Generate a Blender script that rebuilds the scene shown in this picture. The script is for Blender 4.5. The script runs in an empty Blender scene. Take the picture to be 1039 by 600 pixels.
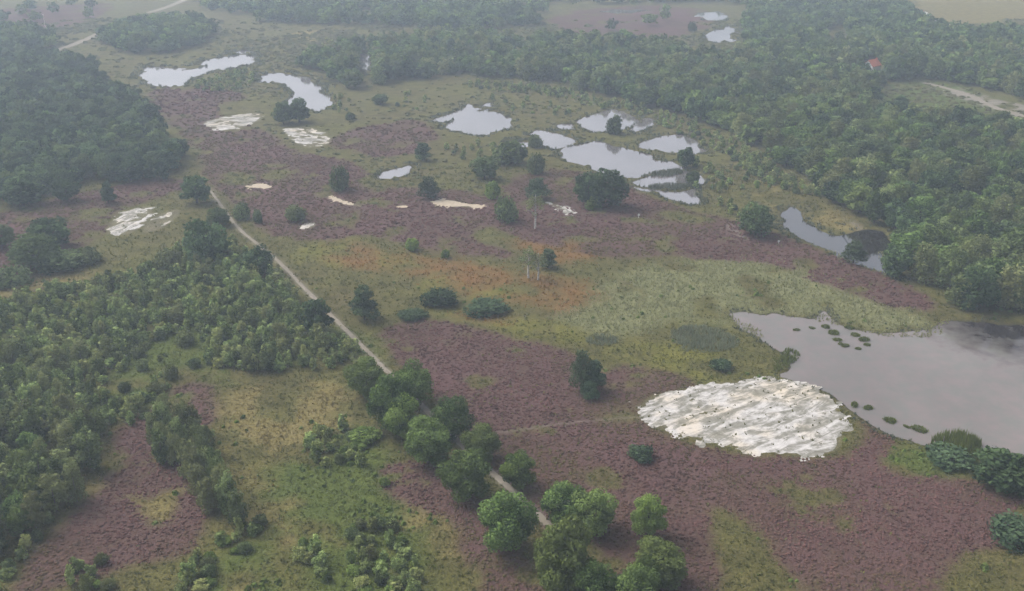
import bpy, math, random, re
import numpy as np

# ---------------------------------------------------------------- camera, sky, sun, exposure
W0, H0, F = 1039.0, 600.0, 1020.0          # photograph size and focal length in its pixels
PITCH, CAMH = math.radians(22.9), 100.0
scene = bpy.context.scene
COL = scene.collection

cam_data = bpy.data.cameras.new('camera')
cam = bpy.data.objects.new('camera', cam_data)
COL.objects.link(cam)
cam.location = (0, 0, CAMH)
cam.rotation_euler = (math.pi / 2 - PITCH, 0, 0)
cam_data.sensor_width = 36.0
cam_data.lens = 36.0 * F / W0
cam_data.clip_start = 1.0
cam_data.clip_end = 20000.0
scene.camera = cam

SUN_EL, SUN_AZ = math.radians(48), math.radians(-62)      # azimuth from +Y towards +X
world = bpy.data.worlds.new('World')
scene.world = world
world.use_nodes = True
wn, wl = world.node_tree.nodes, world.node_tree.links
wn.clear()
sky = wn.new('ShaderNodeTexSky'); sky.sky_type = 'NISHITA'; sky.sun_disc = False
sky.sun_elevation = SUN_EL; sky.sun_rotation = SUN_AZ
sky.air_density = 1.0; sky.dust_density = 6.0; sky.ozone_density = 1.0
hs = wn.new('ShaderNodeHueSaturation'); hs.inputs['Saturation'].default_value = 0.28
tint = wn.new('ShaderNodeMix'); tint.data_type = 'RGBA'; tint.blend_type = 'MULTIPLY'
tint.inputs['Factor'].default_value = 1.0
tint.inputs['B'].default_value = (1.0, 0.99, 1.02, 1)
bg = wn.new('ShaderNodeBackground'); bg.inputs['Strength'].default_value = 0.125
wo = wn.new('ShaderNodeOutputWorld')
wl.new(sky.outputs[0], hs.inputs['Color']); wl.new(hs.outputs[0], tint.inputs['A'])
wl.new(tint.outputs['Result'], bg.inputs['Color']); wl.new(bg.outputs[0], wo.inputs['Surface'])

sun_data = bpy.data.lights.new('sun', 'SUN')
sun_data.energy = 1.3; sun_data.angle = math.radians(35); sun_data.color = (1.0, 0.97, 0.93)
sun = bpy.data.objects.new('sun', sun_data); COL.objects.link(sun)
sun.location = (0, 0, 300)
sun.rotation_euler = (math.pi / 2 - SUN_EL, 0, math.pi - SUN_AZ)

scene.view_settings.view_transform = 'Standard'
scene.view_settings.look = 'None'
scene.view_settings.exposure = 0.86
scene.view_settings.gamma = 1.0
scene.view_settings.use_curve_mapping = False
scene.render.engine = 'CYCLES'
cy = scene.cycles
cy.use_denoising = True
cy.max_bounces = 5; cy.diffuse_bounces = 3; cy.glossy_bounces = 2
cy.transmission_bounces = 2; cy.volume_bounces = 1; cy.transparent_max_bounces = 4
cy.use_adaptive_sampling = False
cy.sample_clamp_indirect = 4.0
HAZE_DENSITY = 0.00041

# ---------------------------------------------------------------- helpers
rng = np.random.default_rng(7)
SP, CP = math.sin(PITCH), math.cos(PITCH)

def at(px, py):
    """ground point (flat land) under a pixel of the photograph"""
    u, v = (px - W0 / 2) / F, (py - H0 / 2) / F
    t = CAMH / (SP + v * CP)
    return u * t, t * (CP - v * SP)

def depth(y):                               # distance along the optical axis of a ground point
    return y * CP + CAMH * SP

def mpp(py):                                # metres on the ground, across, for one pixel at row py
    return CAMH / (SP + (py - H0 / 2) / F * CP) / F

def wpoly(pts, smooth=2):
    P = np.array([at(*p) for p in pts])
    for _ in range(smooth):                 # Chaikin corner cutting
        Q = np.roll(P, -1, 0)
        P = np.stack([P * .75 + Q * .25, P * .25 + Q * .75], 1).reshape(-1, 2)
    return P

def hash2(ix, iy, seed):
    h = (ix.astype(np.int64) * 374761393 + iy.astype(np.int64) * 668265263 + seed * 1442695041) & 0xffffffff
    h = ((h ^ (h >> 13)) * 1274126177) & 0xffffffff
    h = ((h ^ (h >> 16)) * 2246822519) & 0xffffffff
    return ((h ^ (h >> 15)) & 0xffffff) / float(0xffffff)

def vnoise(x, y, seed=0):
    ix, iy = np.floor(x), np.floor(y)
    fx, fy = x - ix, y - iy
    fx, fy = fx * fx * (3 - 2 * fx), fy * fy * (3 - 2 * fy)
    a, b = hash2(ix, iy, seed), hash2(ix + 1, iy, seed)
    c, d = hash2(ix, iy + 1, seed), hash2(ix + 1, iy + 1, seed)
    return (a + (b - a) * fx) * (1 - fy) + (c + (d - c) * fx) * fy

def fbm(x, y, scale, octaves=3, seed=0):    # about -1 .. 1, scale = metres of the largest feature
    x, y = x / scale, y / scale
    s, amp, tot = 0.0, 1.0, 0.0
    for k in range(octaves):
        s = s + amp * (vnoise(x + 17.3 * k, y - 9.1 * k, seed + k) * 2 - 1)
        tot += amp; amp *= .5; x, y = x * 2.03, y * 2.03
    return s / tot * 1.5

def sdf(P, X, Y, reach=12.0):
    """signed distance to polygon P, positive inside, -reach far away"""
    out = np.full(X.shape, -reach, dtype=float)
    lo, hi = P.min(0) - reach, P.max(0) + reach
    sel = np.nonzero((X > lo[0]) & (X < hi[0]) & (Y > lo[1]) & (Y < hi[1]))[0]
    if not len(sel): return out
    x, y = X[sel], Y[sel]
    d2 = np.full(x.shape, 1e12); inside = np.zeros(x.shape, bool)
    A, B = P, np.roll(P, -1, 0)
    for (ax, ay), (bx, by) in zip(A, B):
        ex, ey = bx - ax, by - ay
        L = ex * ex + ey * ey + 1e-12
        t = np.clip(((x - ax) * ex + (y - ay) * ey) / L, 0, 1)
        dx, dy = x - ax - t * ex, y - ay - t * ey
        np.minimum(d2, dx * dx + dy * dy, out=d2)
        if ay != by:
            c = ((ay > y) != (by > y)) & (x < ex * (y - ay) / ey + ax)
            inside ^= c
    d = np.sqrt(d2)
    out[sel] = np.maximum(np.where(inside, d, -d), -reach)
    return out

def linedist(L, X, Y):
    d2 = np.full(X.shape, 1e12)
    for (ax, ay), (bx, by) in zip(L[:-1], L[1:]):
        ex, ey = bx - ax, by - ay
        t = np.clip(((X - ax) * ex + (Y - ay) * ey) / (ex * ex + ey * ey + 1e-12), 0, 1)
        np.minimum(d2, (X - ax - t * ex) ** 2 + (Y - ay - t * ey) ** 2, out=d2)
    return np.sqrt(d2)

def sstep(a, b, x):
    t = np.clip((x - a) / (b - a), 0, 1)
    return t * t * (3 - 2 * t)

def mesh_np(name, V, faces, mats=None, attrs=None, midx=None, smooth=False):
    """V (n,3); faces: list of (m,k) index arrays; attrs: {name: (n,4)} point colours"""
    me = bpy.data.meshes.new(name)
    V = np.asarray(V, dtype=np.float32)
    faces = [np.asarray(f, dtype=np.int32) for f in faces if len(f)]
    loops = np.concatenate([f.ravel() for f in faces])
    counts = np.concatenate([np.full(len(f), f.shape[1], np.int32) for f in faces])
    starts = np.concatenate([[0], np.cumsum(counts)[:-1]]).astype(np.int32)
    me.vertices.add(len(V)); me.vertices.foreach_set('co', V.ravel())
    me.loops.add(len(loops)); me.loops.foreach_set('vertex_index', loops)
    me.polygons.add(len(counts)); me.polygons.foreach_set('loop_start', starts)
    me.polygons.foreach_set('loop_total', counts)
    if midx is not None: me.polygons.foreach_set('material_index', np.asarray(midx, np.int32))
    me.polygons.foreach_set('use_smooth', np.full(len(counts), smooth))
    me.update(calc_edges=True)
    for k, a in (attrs or {}).items():
        ca = me.attributes.new(k, 'FLOAT_COLOR', 'POINT')
        ca.data.foreach_set('color', np.asarray(a, np.float32).ravel())
    for m in mats or []: me.materials.append(m)
    return me

def obj(name, me, parent=None, label=None, cat=None, group=None, kind=None, loc=None):
    o = bpy.data.objects.new(name, me); COL.objects.link(o)
    if parent: o.parent = parent
    if loc: o.location = loc
    if label: o['label'] = label
    if cat: o['category'] = cat
    if group: o['group'] = group
    if kind: o['kind'] = kind
    return o

# ---------------------------------------------------------------- materials
class NT:
    def __init__(s, name):
        s.m = bpy.data.materials.new(name); s.m.use_nodes = True
        s.t = s.m.node_tree; s.t.nodes.clear()
        s.out = s.t.nodes.new('ShaderNodeOutputMaterial')
    def n(s, kind, **kw):
        x = s.t.nodes.new(kind)
        for k, v in kw.items(): setattr(x, k, v)
        return x
    def put(s, sock, v):
        if hasattr(v, 'links'): s.t.links.new(v, sock)
        elif isinstance(v, (tuple, list)) and len(v) == 3 and sock.type == 'RGBA': sock.default_value = (*v, 1)
        else: sock.default_value = v
    def mix(s, f, a, b, blend='MIX'):
        x = s.n('ShaderNodeMix', data_type='RGBA', blend_type=blend)
        s.put(x.inputs['Factor'], f); s.put(x.inputs['A'], a); s.put(x.inputs['B'], b)
        return x.outputs['Result']
    def math(s, op, a, b=0.0, clamp=False):
        x = s.n('ShaderNodeMath', operation=op, use_clamp=clamp)
        s.put(x.inputs[0], a); s.put(x.inputs[1], b)
        return x.outputs[0]
    def ramp(s, v, lo, hi):
        x = s.n('ShaderNodeMapRange', clamp=True)
        s.put(x.inputs['Value'], v); x.inputs['From Min'].default_value = lo; x.inputs['From Max'].default_value = hi
        return x.outputs[0]
    def coord(s): return s.n('ShaderNodeTexCoord').outputs['Object']
    def noise(s, vec, scale, detail=3, rough=.55):
        x = s.n('ShaderNodeTexNoise'); s.put(x.inputs['Vector'], vec)
        x.inputs['Scale'].default_value = scale; x.inputs['Detail'].default_value = detail
        x.inputs['Roughness'].default_value = rough
        return x.outputs[0]
    def attr(s, name):
        a = s.n('ShaderNodeAttribute', attribute_name=name)
        sp = s.n('ShaderNodeSeparateColor'); s.put(sp.inputs[0], a.outputs['Color'])
        return sp.outputs[0], sp.outputs[1], sp.outputs[2], a.outputs['Alpha']
    def scale(s, vec, v):
        x = s.n('ShaderNodeMapping'); s.put(x.inputs['Vector'], vec); x.inputs['Scale'].default_value = v
        return x.outputs[0]
    def surf(s, color, rough=.9, spec=.15, bump=None, bstr=.5, bdist=.1):
        p = s.n('ShaderNodeBsdfPrincipled')
        s.put(p.inputs['Base Color'], color); s.put(p.inputs['Roughness'], rough)
        p.inputs['Specular IOR Level'].default_value = spec
        if bump is not None:
            b = s.n('ShaderNodeBump'); b.inputs['Strength'].default_value = bstr; b.inputs['Distance'].default_value = bdist
            s.put(b.inputs['Height'], bump); s.put(p.inputs['Normal'], b.outputs[0])
        s.put(s.out.inputs['Surface'], p.outputs[0])
        return s.m

# colours of the land cover, shared by the ground sheet and the plants that grow on it
GRASS = ((.048, .050, .012), (.132, .126, .036))
HEATH = ((.046, .027, .022), (.122, .067, .056))
RUST = ((.105, .080, .026), (.190, .090, .028))
PALE = ((.110, .118, .046), (.205, .205, .100))
DRY = ((.105, .086, .028), (.225, .185, .072))
LUSH = ((.042, .062, .012), (.098, .125, .028))
MOSS = ((.080, .086, .014), (.170, .158, .030))
BARE = ((.15, .130, .105), (.29, .26, .22))

def ground_material():
    s = NT('ground_cover'); c = s.coord()
    nf = s.ramp(s.noise(c, 1.7, 3, .65), .30, .70)        # half-metre tussocks
    nm = s.ramp(s.noise(c, .22, 4, .65), .34, .66)         # patches of some metres
    nl = s.ramp(s.noise(c, .035, 4, .6), .32, .68)        # patches of tens of metres
    f = s.math('ADD', s.math('MULTIPLY', nf, .5), s.math('MULTIPLY', nm, .5))
    f2 = s.math('ADD', s.math('MULTIPLY', nf, .6), s.math('MULTIPLY', nl, .4))
    h, r, p, d = s.attr('zone_a'); l, m, b, k = s.attr('zone_b')
    col = s.mix(f, *GRASS)
    col = s.mix(s.math('MULTIPLY', nl, .5), col, s.mix(nm, (.048, .036, .018), (.105, .072, .038)))
    col = s.mix(l, col, s.mix(f, *LUSH))
    col = s.mix(d, col, s.mix(f, *DRY))
    col = s.mix(p, col, s.mix(f, *PALE))
    col = s.mix(m, col, s.mix(f, *MOSS))
    col = s.mix(r, col, s.mix(f, *RUST))
    hc = s.mix(s.math('MULTIPLY', nm, .5), s.mix(f2, *HEATH), (.080, .064, .030))
    hc = s.mix(s.math('MULTIPLY', nl, .55), hc, (.100, .052, .058))
    col = s.mix(h, col, hc)
    col = s.mix(b, col, s.mix(f, *BARE))
    col = s.mix(k, col, s.mix(f, (.022, .020, .014), (.05, .042, .028)))
    return s.surf(col, .95, .08, bump=nf, bstr=.8, bdist=.35)

def plant_material(name, pal, trans=.2, patch=.22, extra=None):
    """colour from the plant's own variation (attribute tint) and patches across the land"""
    s = NT(name); c = s.coord()
    r, g, _b, _a = s.attr('tint')
    nm = s.ramp(s.noise(c, patch, 4, .6), .30, .70)
    f = s.math('ADD', s.math('MULTIPLY', r, .6), s.math('MULTIPLY', nm, .4))
    col = s.mix(f, *pal)
    if extra: col = s.mix(s.math('MULTIPLY', g, extra[1]), col, extra[0])
    return finish_leaf(s, col, trans)

def finish_leaf(s, col, trans):
    d = s.n('ShaderNodeBsdfDiffuse'); s.put(d.inputs['Color'], col)
    t = s.n('ShaderNodeBsdfTranslucent'); s.put(t.inputs['Color'], col)
    mx = s.n('ShaderNodeMixShader'); mx.inputs[0].default_value = trans
    s.put(mx.inputs[1], d.outputs[0]); s.put(mx.inputs[2], t.outputs[0])
    s.put(s.out.inputs['Surface'], mx.outputs[0])
    return s.m

def leaf_material(name, dark, light, other, trans=.28, single=True):
    """leaves: tint.r differs per leaf and clump, tint.g per tree; single trees also by object"""
    s = NT(name)
    r, g, _b, _a = s.attr('tint')
    v = g
    if single:
        oi = s.n('ShaderNodeObjectInfo'); v = oi.outputs['Random']
    col = s.mix(r, dark, light)
    rnd = s.n('ShaderNodeTexWhiteNoise', noise_dimensions='1D'); s.put(rnd.inputs['W'], s.math('MULTIPLY', v, 91.7))
    col = s.mix(s.math('MULTIPLY', s.ramp(v, .35, 1.0), .7), col, other)
    k = s.math('ADD', s.math('MULTIPLY', rnd.outputs['Value'], .75), .62)
    cb = s.n('ShaderNodeCombineColor')
    for q in range(3): s.put(cb.inputs[q], k)
    col = s.mix(1.0, col, cb.outputs[0], 'MULTIPLY')
    return finish_leaf(s, col, trans)

def bark_material(name, a, b, scale=(3, 3, .8)):
    s = NT(name); c = s.coord()
    n = s.ramp(s.noise(s.scale(c, scale), 2.0, 4, .7), .42, .62)
    return s.surf(s.mix(n, a, b), .9, .1, bump=n, bdist=.03)

M = {}
M['ground'] = ground_material()
M['heather'] = plant_material('heather_shoots', ((.044, .026, .021), (.160, .086, .077)), .1, .05, extra=((.088, .076, .030), 1.0))
M['grass'] = plant_material('grass_blades', ((.064, .074, .020), (.190, .184, .064)), .4)
M['dry_grass'] = plant_material('dry_grass_blades', ((.13, .105, .036), (.31, .255, .10)), .4)
M['rust_grass'] = plant_material('rusty_grass_blades', ((.13, .105, .032), (.27, .14, .04)), .4)
M['bog'] = plant_material('bog_shrublets', ((.050, .060, .022), (.125, .135, .052)), .2, .05, extra=((.10, .075, .05), .5))
M['bramble'] = plant_material('bramble_leaves', ((.042, .070, .016), (.135, .190, .046)), .2, .1, extra=((.10, .10, .04), .4))
M['reed'] = plant_material('reed_blades', ((.16, .172, .072), (.33, .325, .165)), .4)
M['rush_bed'] = plant_material('rush_bed_blades', ((.13, .15, .09), (.25, .275, .18)), .45)
M['rush'] = plant_material('rush_blades', ((.075, .088, .055), (.155, .17, .115)), .4)
M['sedge'] = plant_material('sedge_blades', ((.070, .094, .020), (.175, .205, .050)), .4)
OAK = ((.044, .078, .022), (.150, .225, .066), (.170, .205, .062))
DARKOAK = ((.034, .058, .025), (.110, .168, .070), (.126, .164, .060))
BIRCH = ((.060, .086, .030), (.188, .240, .090), (.205, .208, .086))
PINE = ((.026, .046, .024), (.088, .134, .066), (.086, .114, .056))
YOUNG = ((.092, .134, .044), (.270, .345, .120), (.285, .288, .106))
SHRUB = ((.046, .068, .028), (.150, .196, .078), (.166, .178, .072))
for nm, pal in (('oak', OAK), ('darkoak', DARKOAK), ('birch', BIRCH), ('pine', PINE), ('young', YOUNG), ('shrub', SHRUB)):
    M[nm] = leaf_material(nm + '_leaves', *pal)
    M[nm + '_many'] = leaf_material(nm + '_leaves_many', *pal, single=False)
M['bright'] = leaf_material('bright_leaves', (.060, .098, .024), (.175, .240, .058), (.155, .215, .055))
M['bark'] = bark_material('brown_bark', (.045, .036, .028), (.10, .085, .068))
M['birch_bark'] = bark_material('birch_bark', (.62, .60, .56), (.16, .14, .12), (1.5, 1.5, 3))
M['wood_bark'] = bark_material('wood_bark', (.22, .20, .17), (.10, .09, .07), (1.5, 1.5, 3))
M['grey_twig'] = bark_material('grey_twigs', (.22, .20, .18), (.34, .32, .29))

def water_material(name, deep, film_sheen=None, film_sheen_amt=0.0, rough=.04, ior=1.33, clear=None):
    s = NT(name); c = s.coord()
    col = deep
    if film_sheen:
        n1 = s.ramp(s.noise(s.scale(c, (1, .55, 1)), .035, 5, .6), .36, .64)
        n2 = s.ramp(s.noise(c, .25, 4, .65), .35, .65)
        lo_ = .22 if clear else .45
        cover = s.math('MULTIPLY', s.math('ADD', s.math('MULTIPLY', n1, lo_), 1 - lo_, True), film_sheen_amt)
        for (cx, cy_, r0, r1) in clear or ():          # dark tree reflection painted in by fading the pale cover
            vd = s.n('ShaderNodeVectorMath', operation='DISTANCE'); s.put(vd.inputs[0], c); vd.inputs[1].default_value = (cx, cy_, 0)
            w = s.math('ADD', vd.outputs['Value'], s.math('MULTIPLY', s.math('SUBTRACT', n2, .5), 9.0))
            cover = s.math('MULTIPLY', cover, s.ramp(w, r0, r1))
        col = s.mix(cover, deep, s.mix(n2, *film_sheen))
    rip = s.noise(s.scale(c, (1, 1.6, 1)), 1.1, 3, .6)
    p = s.n('ShaderNodeBsdfPrincipled')
    s.put(p.inputs['Base Color'], col); p.inputs['Roughness'].default_value = rough
    p.inputs['IOR'].default_value = ior
    b = s.n('ShaderNodeBump'); b.inputs['Strength'].default_value = .12; b.inputs['Distance'].default_value = .05
    s.put(b.inputs['Height'], rip); s.put(p.inputs['Normal'], b.outputs[0])
    s.put(s.out.inputs['Surface'], p.outputs[0])
    return s.m
M['water'] = water_material('open_water', (.035, .032, .030), ((.30, .27, .27), (.22, .20, .20)), .45, ior=3.6)  # pale patches in the colour stand in for white sky reflection
M['film_water'] = water_material('filmed_water', (.02, .017, .018), ((.182, .152, .142), (.150, .146, .130)), 1.0, ior=1.30, clear=[(*at(1018, 334), 3, 20)])
M['dark_water'] = water_material('bog_water', (.02, .017, .016), ior=2.3)

def sand_material(name, a, b, warm, ang=None, lines=0.0):
    s = NT(name); c = s.coord()
    n = s.ramp(s.noise(c, .8, 5, .65), .30, .70)
    w = s.ramp(s.noise(c, .10, 3, .6), .48, .66)
    g = s.ramp(s.noise(c, 2.2, 4, .7), .56, .72)
    col = s.mix(w, s.mix(n, a, b), warm)
    col = s.mix(s.math('MULTIPLY', g, .55), col, (.22, .20, .16))
    if ang is not None:
        mp = s.n('ShaderNodeMapping'); s.put(mp.inputs['Vector'], c); mp.inputs['Rotation'].default_value = (0, 0, -ang)
        st = s.noise(s.scale(mp.outputs[0], (.12, .42, .3)), 1.0, 6, .72)
        st.node.inputs['Distortion'].default_value = .9
        st = s.math('ADD', s.math('MULTIPLY', st, .7), s.math('MULTIPLY', s.noise(c, .35, 4, .7), .3))
        gr = s.mix(n, (.09, .088, .058), (.21, .20, .165))
        col = s.mix(s.math('MULTIPLY', s.ramp(st, .465 - .02 * lines, .565 - .02 * lines), .88), col, gr)
    return s.surf(col, .95, .1, bump=n, bdist=.06, bstr=.35)
SANDC = ((.35, .335, .315), (.53, .51, .485), (.50, .44, .355))
M['warm_sand'] = sand_material('cream_sand', (.30, .25, .18), (.42, .355, .265), (.40, .33, .23))
M['path'] = sand_material('path_sand', (.15, .130, .100), (.25, .22, .175), (.18, .155, .115))

# ---------------------------------------------------------------- the lie of the land, traced and laid on the flat ground
X_ = 1210                                    # a little past the frame
HEATHER = [
    [(383, 334), (430, 320), (480, 333), (575, 353), (598, 380), (640, 371), (690, 379), (716, 391), (655, 404), (648, 432), (690, 448),
     (760, 464), (850, 470), (872, 448), (868, 424), (885, 430), (905, 452), (890, 478), (985, 486), (1015, 505), (1100, 500), (1180, 520), (1160, 560), (1012, 550), (962, 566), (955, 625),
     (842, 625), (800, 590), (775, 548), (730, 508), (718, 530), (735, 625), (590, 625), (540, 515), (495, 470), (430, 400), (393, 358)],
    [(145, 90), (205, 88), (262, 96), (200, 116), (278, 132), (290, 152), (345, 160), (395, 190), (480, 192), (500, 205), (530, 172), (600, 172), (645, 192),
     (700, 214), (790, 236), (868, 266), (940, 298), (952, 320), (902, 312), (800, 272), (720, 260), (620, 262), (548, 250), (505, 228), (480, 240),
     (520, 262), (480, 262), (425, 250), (360, 238), (345, 242), (282, 242), (240, 214), (216, 192), (206, 166), (190, 132), (150, 106)],
    [(-30, 226), (50, 206), (140, 180), (205, 184), (160, 203), (128, 210), (104, 238), (60, 262), (-30, 304)],
    [(112, 470), (178, 464), (214, 480), (216, 540), (172, 572), (122, 577), (70, 590), (10, 625), (14, 600), (40, 550), (72, 522), (106, 490)],
    [(382, 474), (440, 462), (484, 500), (522, 548), (590, 625), (500, 625), (484, 580), (456, 536), (424, 520), (386, 502)],
    [(112, 440), (160, 408), (200, 384), (226, 394), (224, 430), (190, 440), (150, 470), (120, 468)],
    [(-30, 12), (60, 6), (125, 2), (90, 22), (40, 34), (-30, 42)], [(545, 18), (640, 4), (735, 10), (720, 30), (690, 38), (625, 42), (570, 30)],
    [(330, 135), (420, 120), (450, 140), (420, 160), (350, 158)], [(870, 0), (850, 15), (800, 12), (785, 4), (830, -6)],
]
HEATH_GAPS = [[(480, 235), (500, 228), (548, 252), (530, 262)], [(652, 212), (700, 214), (728, 226), (690, 228)], [(355, 236), (350, 222), (366, 212), (360, 232)],
    [(262, 176), (300, 170), (296, 184), (266, 186)], [(352, 178), (420, 166), (424, 186), (380, 194)], [(120, 500), (150, 508), (185, 490), (184, 515), (160, 540), (146, 520)],
    [(225, 172), (260, 180), (250, 192), (222, 186)], [(600, 425), (640, 412), (652, 425), (610, 428)], [(845, 528), (862, 530), (860, 542), (848, 540)]]
RUSTY = [[(318, 250), (350, 244), (390, 254), (396, 276), (350, 272)], [(560, 296), (610, 290), (600, 312), (560, 318)], [(384, 256), (440, 256), (500, 272), (560, 282), (602, 288), (594, 306), (540, 310), (470, 296), (420, 282), (390, 272)],
    [(515, 246), (570, 240), (612, 250), (600, 266), (550, 268)], [(455, 318), (520, 318), (512, 328)]]
PALES = [[(560, 322), (592, 300), (620, 276), (680, 266), (760, 256), (850, 282), (905, 314), (950, 322), (945, 334), (890, 338), (850, 320), (800, 318), (744, 314),
    (738, 332), (690, 322), (640, 344), (580, 336)]]
DRYS = [[(780, 200), (830, 205), (885, 234), (862, 242), (835, 232), (812, 214), (798, 212), (786, 222)], [(745, 180), (790, 184), (800, 200), (760, 200)], [(228, 398), (300, 384), (345, 384), (372, 420), (330, 440), (300, 460), (268, 500), (240, 480), (222, 440)], [(190, 560), (290, 500), (320, 540), (300, 625), (170, 625)],
    [(398, 520), (430, 512), (470, 545), (484, 625), (438, 625)], [(120, 498), (150, 506), (186, 488), (182, 520), (158, 540)], [(70, 500), (105, 480), (100, 510), (75, 522)],
    [(-30, 300), (60, 276), (100, 262), (105, 285), (30, 304)], [(298, 32), (350, 28), (345, 42), (300, 42)]]
LUSHS = [[(-60, 330), (90, 300), (200, 262), (300, 310), (345, 360), (250, 384), (160, 410), (60, 440), (-160, 490)], [(262, 480), (330, 440), (372, 430), (420, 500), (440, 560), (455, 625), (330, 625), (300, 560), (270, 520)], [(195, 580), (262, 540), (300, 560), (280, 625), (170, 625)],
    [(884, 84), (962, 82), (1010, 100), (1010, 120), (966, 128), (920, 128), (888, 116)], [(884, 84), (962, 82), (1010, 100), (1010, 120), (966, 128), (920, 128), (888, 116)],
    [(905, 452), (985, 460), (990, 486), (890, 478)], [(320, 330), (370, 338), (390, 372), (375, 372), (340, 345)]]
MOSSY = [[(290, 250), (340, 240), (400, 250), (470, 280), (540, 300), (470, 304), (400, 296), (330, 286)], [(600, 352), (690, 344), (760, 362), (830, 394), (720, 390), (690, 378), (640, 370)], [(470, 312), (560, 320), (600, 345), (575, 350), (500, 334)], [(800, 352), (815, 358), (806, 374), (786, 376)]]
FIELD = [[(895, -25), (1100, -25), (1100, 16), (1020, 20), (975, 27), (945, 18)]]
BARES = [[(930, 90), (965, 86), (1000, 98), (1075, 118), (1075, 128), (1030, 118), (985, 104)], [(860, 222), (884, 232), (878, 240)], [(735, 228), (750, 236), (760, 248), (740, 240)]]

POND = {
 'filmed': [(740, 315), (770, 318), (800, 319), (828, 322), (838, 314), (842, 316), (850, 331), (890, 336), (912, 337), (942, 331), (962, 324), (985, 326), (1075, 332), (1150, 340), (1195, 365), (X_, 400), (X_, 440), (1160, 474), (1080, 480), (1000, 466), (975, 455),
       (940, 449), (900, 438), (868, 421), (850, 404), (825, 391), (786, 379), (800, 376), (804, 362), (796, 354), (762, 339), (744, 330)],
 'stream': [(790, 230), (798, 210), (806, 212), (815, 225), (835, 235), (858, 242), (870, 233), (897, 234), (905, 250), (893, 262), (900, 275), (926, 286), (900, 280), (870, 266), (836, 252), (808, 240)],
 'cluster_main': [(563, 155), (592, 142), (630, 149), (660, 158), (690, 166), (694, 171), (660, 174), (634, 180), (600, 170)],
 'cluster_low': [(634, 182), (660, 177), (700, 173), (713, 180), (706, 188), (680, 190), (652, 187)],
 'cluster_tail': [(640, 187), (656, 190), (680, 194), (706, 192), (716, 204), (706, 207), (682, 200), (656, 194)],
 'upper': [(591, 133), (592, 120), (616, 110), (640, 114), (645, 122), (636, 133), (618, 134)],
 'upper_side': [(641, 133), (650, 118), (663, 120), (660, 131), (650, 135)],
 'fork': [(645, 147), (660, 140), (692, 136), (704, 145), (719, 154), (700, 156), (668, 153)],
 'reedy': [(539, 131), (560, 134), (584, 140), (574, 149), (556, 150), (545, 144)],
 'slip': [(562, 126), (583, 127), (580, 132), (565, 132)],
 'sliver': [(514, 142), (528, 142), (538, 150), (524, 150)],
 'triangle': [(446, 127), (468, 116), (500, 111), (527, 126), (495, 135), (480, 137), (466, 131)],
 'strip': [(438, 121), (470, 113), (476, 105), (482, 104), (482, 109), (488, 112), (466, 117), (446, 124)],
 'notch': [(489, 107), (498, 103), (499, 108), (492, 110)],
 'left_far': [(142, 76), (150, 66), (178, 68), (188, 71), (205, 67), (213, 59), (238, 57), (254, 54), (260, 61), (240, 68), (212, 72), (196, 80), (182, 88), (150, 86)],
 'bent': [(261, 79), (276, 73), (298, 76), (318, 84), (338, 103), (324, 114), (304, 109), (290, 102), (300, 93), (284, 84), (268, 83)],
 'peep': [(364, 59), (371, 54), (377, 56), (376, 66), (367, 72)],
 'small': [(384, 180), (395, 175), (408, 168), (420, 171), (406, 182), (390, 183)],
 'top_right': [(710, 41), (730, 27), (745, 25), (745, 38), (738, 44)],
 'grey_top': [(702, 14), (722, 11), (738, 13), (736, 19), (722, 21)],
 'line_top': [(604, 12), (625, 9), (674, 11), (640, 13)],
 'dot': [(236, 53), (250, 50), (254, 53), (240, 55)],
}
POND_LABEL = {
 'filmed': 'large grey filmed pool with dark tree reflections beside the white sand patch', 'stream': 'narrow curving pool along the edge of the right wood',
 'cluster_main': 'largest bright pond of the middle cluster with brown islets', 'cluster_low': 'lens shaped pond below the thin reed dyke of the middle cluster',
 'cluster_tail': 'lowest pointed pond of the middle cluster', 'upper': 'rounded upper pond of the middle cluster with a bush at its edge',
 'upper_side': 'small pond split off beside the rounded upper pond', 'fork': 'pond on the right of the middle cluster under the wood edge',
 'reedy': 'reedy pond on the left of the middle cluster', 'slip': 'tiny slip of water above the reedy pond', 'sliver': 'sliver of water left of the reedy pond',
 'triangle': 'bright wedge shaped pond between the bent pond and the middle cluster', 'strip': 'thin flooded strip beside the wedge shaped pond', 'notch': 'tiny notch of water above the wedge shaped pond',
 'left_far': 'long white pond with a narrow waist at the far left', 'bent': 'bright bent pond beside two dark bushes', 'peep': 'small bright pond seen between far trees',
 'small': 'small lone pond in the purple heather', 'top_right': 'white pond at the far wood edge near the top', 'grey_top': 'pale grey pool just above the far white pond',
 'line_top': 'thin bright water line at the far top edge', 'dot': 'tiny water spot above the long white pond'}
PONDP = {k: wpoly(v, 1 if k not in ('filmed', 'stream') else 2) for k, v in POND.items()}
DARKBAY = wpoly([(868, 234), (897, 233), (903, 248), (888, 250), (872, 244)])

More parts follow.
